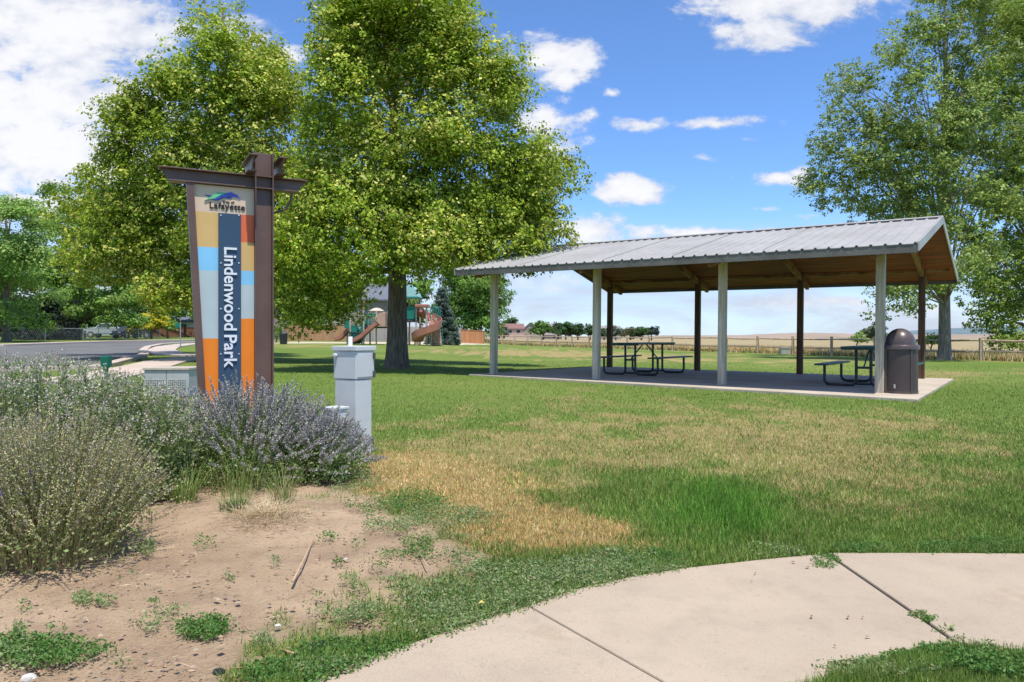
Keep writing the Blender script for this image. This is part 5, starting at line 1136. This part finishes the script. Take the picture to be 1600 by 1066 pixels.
def spruce(label, px, D, ytop, ybot, rpx, cols, n, lean=1.):
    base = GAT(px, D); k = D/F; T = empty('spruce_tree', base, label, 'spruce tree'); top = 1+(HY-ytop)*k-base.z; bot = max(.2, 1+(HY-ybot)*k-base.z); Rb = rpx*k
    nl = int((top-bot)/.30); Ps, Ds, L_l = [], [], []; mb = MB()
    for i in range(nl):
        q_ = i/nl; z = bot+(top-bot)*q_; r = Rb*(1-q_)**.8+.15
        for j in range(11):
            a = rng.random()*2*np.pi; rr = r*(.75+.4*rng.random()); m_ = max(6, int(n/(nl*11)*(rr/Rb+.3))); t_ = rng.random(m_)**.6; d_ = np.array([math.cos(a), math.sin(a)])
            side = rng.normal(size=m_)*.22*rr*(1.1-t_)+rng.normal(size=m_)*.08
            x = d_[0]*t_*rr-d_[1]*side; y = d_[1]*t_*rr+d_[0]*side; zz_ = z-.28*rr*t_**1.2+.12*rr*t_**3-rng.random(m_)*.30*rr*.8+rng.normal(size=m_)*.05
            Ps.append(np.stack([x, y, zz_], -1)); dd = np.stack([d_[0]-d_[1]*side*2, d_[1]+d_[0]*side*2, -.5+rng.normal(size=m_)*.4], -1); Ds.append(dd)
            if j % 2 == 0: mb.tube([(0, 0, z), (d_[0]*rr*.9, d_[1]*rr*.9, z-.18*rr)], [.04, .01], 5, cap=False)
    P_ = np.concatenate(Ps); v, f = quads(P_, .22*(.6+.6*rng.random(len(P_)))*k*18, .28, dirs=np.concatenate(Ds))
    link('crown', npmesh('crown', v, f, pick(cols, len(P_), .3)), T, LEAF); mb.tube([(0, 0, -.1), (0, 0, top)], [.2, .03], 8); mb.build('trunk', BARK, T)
spruce('blue grey spruce standing right of the playground', 691, 66, 446, 532, 26, [(.17, .23, .19), (.24, .30, .25), (.11, .16, .12)], 60000)
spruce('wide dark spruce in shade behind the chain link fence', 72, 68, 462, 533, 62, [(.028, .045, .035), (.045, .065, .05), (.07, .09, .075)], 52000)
spruce('grey bare looking spruce between the green tree and the yellow tree', 219, 96, 448, 512, 16, [(.22, .21, .20), (.15, .145, .14), (.28, .27, .26)], 5000)

# ------------------------------------------------------------------ shrubs near the sign
def shrub(name, label, cat, c, rx, ry, h, nst, leafc, flc, spike, stemc, lsize=.016, fsize=.011, out=.75, wild=.10, hvar=.25, root=.35, nleaf=22, nfl=34, lzone=(.12, .8), seed=0, base_leaf=0, acc=None):
    rg = np.random.default_rng(seed+5); base = Vector((c[0], c[1], g(c[0], c[1]))); T = empty(name, base, label, cat)
    a = rg.random(nst)*2*np.pi; r = np.sqrt(rg.random(nst)); bx = np.cos(a)*r*rx*root; by = np.sin(a)*r*ry*root
    tx = np.cos(a)*r*rx*1.0+rg.normal(size=nst)*wild*rx; ty = np.sin(a)*r*ry+rg.normal(size=nst)*wild*ry
    rr_ = np.hypot(tx/rx, ty/ry); tz = h*(1-out*np.clip(rr_, 0, 1.15)**2.2)*(1-hvar*rg.random(nst))+.05
    A = np.stack([bx, by, np.zeros(nst)], -1); E = np.stack([tx, ty, tz], -1); M_ = np.stack([bx+(tx-bx)*.30, by+(ty-by)*.30, tz*.62+.03*h], -1)
    def pt(i, t_): t_ = t_[:, None]; return A[i]*(1-t_)**2+M_[i]*2*t_*(1-t_)+E[i]*t_*t_
    def tg(i, t_): t_ = t_[:, None]; d = (M_[i]-A[i])*2*(1-t_)+(E[i]-M_[i])*2*t_; return d/(np.linalg.norm(d, axis=1, keepdims=True)+1e-9)
    # stems: thin three-sided strips
    ts = np.linspace(0, 1, 6); V_ = []; n_i = np.arange(nst)
    ring = np.array([(1, 0, 0), (-.5, .87, 0), (-.5, -.87, 0)])
    for q_ in ts: V_.append((pt(n_i, np.full(nst, q_))[:, None]+ring[None]*(.0018*(1-q_*.5))).reshape(nst, 3, 3))
    V_ = np.stack(V_, 1).reshape(-1, 3); fs = []
    for s_ in range(5):
        for k in range(3): fs.append(np.stack([n_i*18+s_*3+k, n_i*18+s_*3+(k+1) % 3, n_i*18+(s_+1)*3+(k+1) % 3, n_i*18+(s_+1)*3+k], -1))
    link('stems', npmesh('stems', V_, np.concatenate(fs), pick(stemc, nst*15, .15)), T, BLADE)
    i_ = np.repeat(n_i, nleaf); t_ = lzone[0]+(lzone[1]-lzone[0])*rg.random(len(i_)); p = pt(i_, t_); o = rg.normal(size=(len(i_), 3)); o /= np.linalg.norm(o, axis=1, keepdims=True)
    v, f = quads(p+o*lsize*.8, lsize*(.6+.8*rg.random(len(i_))), .55, dirs=o+tg(i_, t_)*.5)
    if base_leaf:
        n2 = base_leaf; aa = rg.random(n2)*2*np.pi; r2 = np.sqrt(rg.random(n2)); q2 = np.stack([np.cos(aa)*r2*rx*.85, np.sin(aa)*r2*ry*.85, h*.55*rg.random(n2)*(1-.6*r2**2)+.01], -1)
        v2, f2_ = quads(q2, lsize*1.5*(.6+.8*rg.random(n2)), .6); f = np.concatenate([f, f2_+len(v)]); v = np.concatenate([v, v2])
    link('leaves', npmesh('leaves', v, f, pick(leafc, len(f), .25)), T, LEAF)
    if nfl:
        sp_n = n_i[rg.random(nst) < spike[2]]; i_ = np.repeat(sp_n, nfl); t_ = spike[0]+(spike[1]-spike[0])*rg.random(len(i_)); nw = 7; t_ = np.where(rg.random(len(t_)) < .7, (np.floor(t_*nw*4)+.5)/(nw*4), t_)
        w = spike[3]*(1.15-.75*(t_-spike[0])/(spike[1]-spike[0])); o = rg.normal(size=(len(i_), 3)); o /= np.linalg.norm(o, axis=1, keepdims=True)
        v, f = quads(pt(i_, t_)+o*w[:, None], fsize*(.6+.8*rg.random(len(i_))), .8, dirs=o+tg(i_, t_)*.6)
        cc = pick(flc, len(i_), .16)
        if acc: am = np.isin(i_, sp_n[rg.random(len(sp_n)) < acc[0]]) & (t_ > .72); cc[am] = pick(acc[1], am.sum(), .15)
        tone = np.repeat(.75+.5*rg.random(len(sp_n)), nfl)[:, None]
        link('flowers', npmesh('flowers', v, f, np.clip(cc*tone, 0, 1)), T, FLOWER)
    return T
LAVL = [(.27, .34, .13), (.34, .40, .19), (.20, .28, .085), (.22, .36, .09)]; LAVF = [(.40, .36, .42), (.48, .45, .46), (.29, .25, .34), (.52, .49, .46), (.42, .38, .35), (.48, .46, .34), (.36, .38, .24)]
lc = GAT(384, 5.25); 
shrub('lavender_bush', 'broad grey purple lavender bush at the foot of the park sign', 'lavender', (lc.x, lc.y), .90, .66, .72, 860, LAVL, LAVF, (.70, 1.0, .92, .0105), [(.20, .22, .11), (.26, .25, .14)], seed=1, out=.70, nleaf=34, nfl=80, base_leaf=9000, fsize=.0095, wild=.07, hvar=.30, root=.5)
l2 = GAT(500, 5.15)
shrub('lavender_bush', 'smaller lavender bush reaching right in front of the pedestal', 'lavender', (l2.x, l2.y), .42, .42, .50, 260, LAVL, LAVF, (.68, 1.0, .95, .0105), [(.20, .22, .11)], seed=2, out=.65, nleaf=32, nfl=80, base_leaf=1800, fsize=.0095, root=.5)
OLV = [(.28, .34, .12), (.34, .39, .16), (.21, .27, .085), (.40, .40, .19)]; SPF = [(.50, .47, .22), (.55, .52, .28), (.42, .44, .19), (.34, .27, .30), (.52, .44, .28)]
c1_ = GAT(80, 3.35)
shrub('sage_bush', 'olive green faded sage bush at the lower left on bare dirt', 'sage bush', (c1_.x, c1_.y), .52, .50, .68, 1050, OLV, SPF, (.45, 1.0, .95, .0060), [(.40, .32, .16), (.30, .28, .12)], seed=3, out=.50, hvar=.38, nleaf=20, nfl=40, base_leaf=2600, root=.55, lsize=.012, fsize=.008, wild=.11, acc=(.02, [(.16, .09, .36), (.22, .14, .42)]))
c2_ = GAT(-40, 3.6)
shrub('sage_bush', 'olive sage bush cut by the left edge of the view', 'sage bush', (c2_.x, c2_.y), .45, .5, .62, 620, OLV, SPF, (.55, 1.0, .95, .0065), [(.30, .24, .12)], seed=5, out=.6, nleaf=26, nfl=30, base_leaf=2500, lsize=.018, fsize=.009)
WHF = [(.60, .56, .46), (.68, .64, .56), (.48, .44, .34), (.55, .46, .40)]; WHL = [(.21, .30, .10), (.27, .36, .13), (.16, .24, .08), (.36, .39, .20)]
for k, (px, D, rx, ry, h, lb) in enumerate(((55, 4.75, .72, .6, .90, 'tall white flowering weeds left of the transformer box, nearest the frame edge'), (185, 4.6, .52, .5, .78, 'white flowering green weeds in front of the green utility marker'), (222, 5.5, .40, .40, .62, 'green leafy weeds left of the lavender in front of the transformer box'))):
    q_ = GAT(px, D); shrub('flowering_weed', lb, 'weeds', (q_.x, q_.y), rx, ry, h, (760, 560, 380)[k], WHL, WHF, (.84, 1.0, (.85, .7, .4)[k], .016), [(.28, .26, .13), (.20, .24, .09)], seed=10+k, out=.35, hvar=.4, nleaf=34, nfl=20, lsize=.022, fsize=.010, wild=.12, base_leaf=3500, lzone=(.1, .95), root=.7)
def grasstuft(name, label, px, py, n, h, w, cols, spread, lean=.6):
    p = GP(px, py); rg = np.random.default_rng(int(px)); V_ = []; F_ = []; o = 0
    for i in range(n):
        a = rg.random()*6.28; b = a+rg.normal()*.5; L = h*(.5+.5*rg.random()); bx, by = math.cos(a)*spread*rg.random(), math.sin(a)*spread*rg.random(); ln = lean*(.3+.9*rg.random()); s_ = np.array([-math.sin(b), math.cos(b), 0])*w/2
        for k in range(4):
            t_ = k/3; c_ = np.array([bx+math.cos(b)*L*ln*t_**1.8, by+math.sin(b)*L*ln*t_**1.8, L*(t_-.35*ln*t_**2.2)]); V_ += [c_-s_*(1-t_*.9), c_+s_*(1-t_*.9)]
        F_ += [(o+k*2, o+k*2+1, o+k*2+3, o+k*2+2) for k in range(3)]; o += 8
    T = link(name, npmesh(name, V_, F_, pick(cols, len(F_), .2)), None, BLADE); T.location = p; tag(T, label, 'grass tuft'); return T
GT = [(.18, .29, .06), (.25, .35, .09), (.34, .38, .14)]
grasstuft('grass_tuft', 'spreading long bladed grass tuft at the left foot of the lavender', 288, 782, 130, .30, .005, GT, .10, .8)
grasstuft('grass_tuft', 'upright long grass tuft below the middle of the lavender', 372, 772, 150, .34, .004, GT, .22, .5)
grasstuft('grass_tuft', 'grass tuft with seed heads right of the straw patch', 442, 788, 120, .30, .004, GT+[(.45, .36, .18)], .08, .55)
grasstuft('grass_tuft', 'bushy bright green grass clump on the straw patch', 368, 797, 240, .10, .005, [(.09, .18, .035), (.13, .23, .05)], .09, .6)
ST = [(.50, .40, .22), (.42, .32, .16), (.58, .48, .30)]
grasstuft('dry_stalks', 'tall dry grass stalks standing in front of the transformer box', 262, 700, 60, .72, .005, ST, .22, .16)
grasstuft('dry_stalks', 'tall dry grass stalks among the weeds left of the transformer box', 200, 690, 50, .72, .005, ST, .25, .18)
grasstuft('straw_patch', 'heap of dead pale straw below the lavender', 415, 806, 420, .11, .004, [(.60, .47, .30), (.50, .38, .22), (.66, .55, .38)], .22, 1.5)
# odds and ends on the dirt
def stick(label, pts, r, m, nm='dry_leaf', cat='dry leaf'):
    P_ = [GP(a, b) for a, b in pts]; o = P_[0]; mb = MB(); n_ = len(P_); mb.tube([(p.x-o.x, p.y-o.y, .012) for p in P_], [r*(.4+.6*k/(n_-1)) for k in range(n_)], 6); T = mb.build(nm, m, None, smooth=True); T.location = o; tag(T, label, cat)
STK = mat('dead stalk', (.56, .40, .25), .9, (.45, .30, .18), 20)
stick('long dead tan stalk lying on the bare dirt', [(489, 845), (482, 862), (474, 880), (465, 898), (457, 914)], .006, STK, 'dead_stalk', 'stalk')
stick('thin pale curved stem on the dirt near the grass edge', [(645, 850), (655, 865), (662, 880), (668, 890)], .003, STK, 'fallen_twig', 'twig')
stick('short dead stem lying near the black debris', [(440, 1020), (452, 1025), (462, 1028)], .005, STK, 'fallen_twig', 'twig')
def clod(px, py, w, h, m, label, nm, cat):
    p = GP(px, py); k = p.y/F; mb = MB(); n_ = 9
    mb.lathe([(w*k*.5*math.cos(a_), h*k*math.sin(a_)) for a_ in np.linspace(-.3, 1.5, 6)]+[(0, h*k)], n_)
    mb.v = [(x*(1+random.uniform(-.2, .2)), y*(1+random.uniform(-.2, .2)), max(-.01, z)) for x, y, z in mb.v]; o = mb.build(nm, m, None); o.location = p; tag(o, label, cat)
BLKR = mat('black plastic scrap', (.015, .015, .018), .5, (.03, .03, .032), 20); STN = mat('pale stone', (.60, .56, .50), .9, (.5, .46, .4), 20)
clod(342, 1050, 19, 5, BLKR, 'small black scrap on the dirt near the bottom edge', 'black_scrap', 'debris'); clod(497, 1013, 46, 8, BLKR, 'black plastic edging scrap half hidden in weeds by the walk', 'black_scrap', 'debris')
for px, py, w, lb in ((434, 978, 10, 'small white stone on the dirt, middle one'), (492, 997, 7, 'tiny white stone near the black edging scrap'), (540, 874, 7, 'tiny white stone on the upper dirt'), (44, 1060, 22, 'pale flat stone in the bottom left corner')): clod(px, py, w, w*.3, STN, lb, 'stone', 'stone')
# dead leaves on the walk
LFM = mat('dead leaf brown', (.22, .13, .07), .9, (.30, .20, .10), 40)
LLB = ['dead leaf crumb on the middle slab, left of the long joint', 'dead leaf crumb nearest the bottom centre of the walk', 'dead leaf crumb low on the walk above the corner grass', 'tiny crumb near the grass edge at the top left of the walk', 'tiny crumb between grass edge and weed tuft on the walk', 'dead leaf crumb of a close pair, left one on the walk', 'dead leaf crumb of a close pair, right one on the walk', 'dead leaf crumb just left of the weed tuft at the joint', 'dead leaf crumb below the close pair on the walk', 'smallest crumb farthest left on the middle slab']
for i, (px, py, sz) in enumerate(((1268, 972, 9), (1356, 1004, 9), (1363, 1035, 8), (1180, 903, 6), (1240, 885, 8), (1325, 973, 9), (1348, 973, 6), (1262, 893, 9), (1305, 1019, 6), (1175, 915, 4))):
    p = GP(px, py); k = p.y/F*sz/2; mb = MB(); a = random.random()*3; mb.add([(math.cos(a+b_)*k*r_, math.sin(a+b_)*k*r_, z_) for b_, r_, z_ in ((0, 1.3, .004), (1.2, .5, .001), (2.6, .9, .005), (3.6, .8, .002), (5.1, .5, .004))]+[(0, 0, .003)], [(0, 1, 5), (1, 2, 5), (2, 3, 5), (3, 4, 5), (4, 0, 5)])
    o = mb.build('dead_leaf', LFM, None); o.location = (p.x, p.y, .018); tag(o, LLB[i], 'dead leaf', 'dead leaf crumbs on the sidewalk')
# light cream leaf
p = GP(752, 958); mb = MB(); mb.add([(-.012, 0, .0), (0, -.008, .006), (.014, 0, .002), (0, .010, .008)], [(0, 1, 2, 3)]); o = mb.build('yellow_leaf', mat('yellow leaf', (.70, .50, .14), .8), None); o.location = (p.x, p.y, .035); tag(o, 'single fallen yellow leaf on the weeds beside the walk', 'leaf')
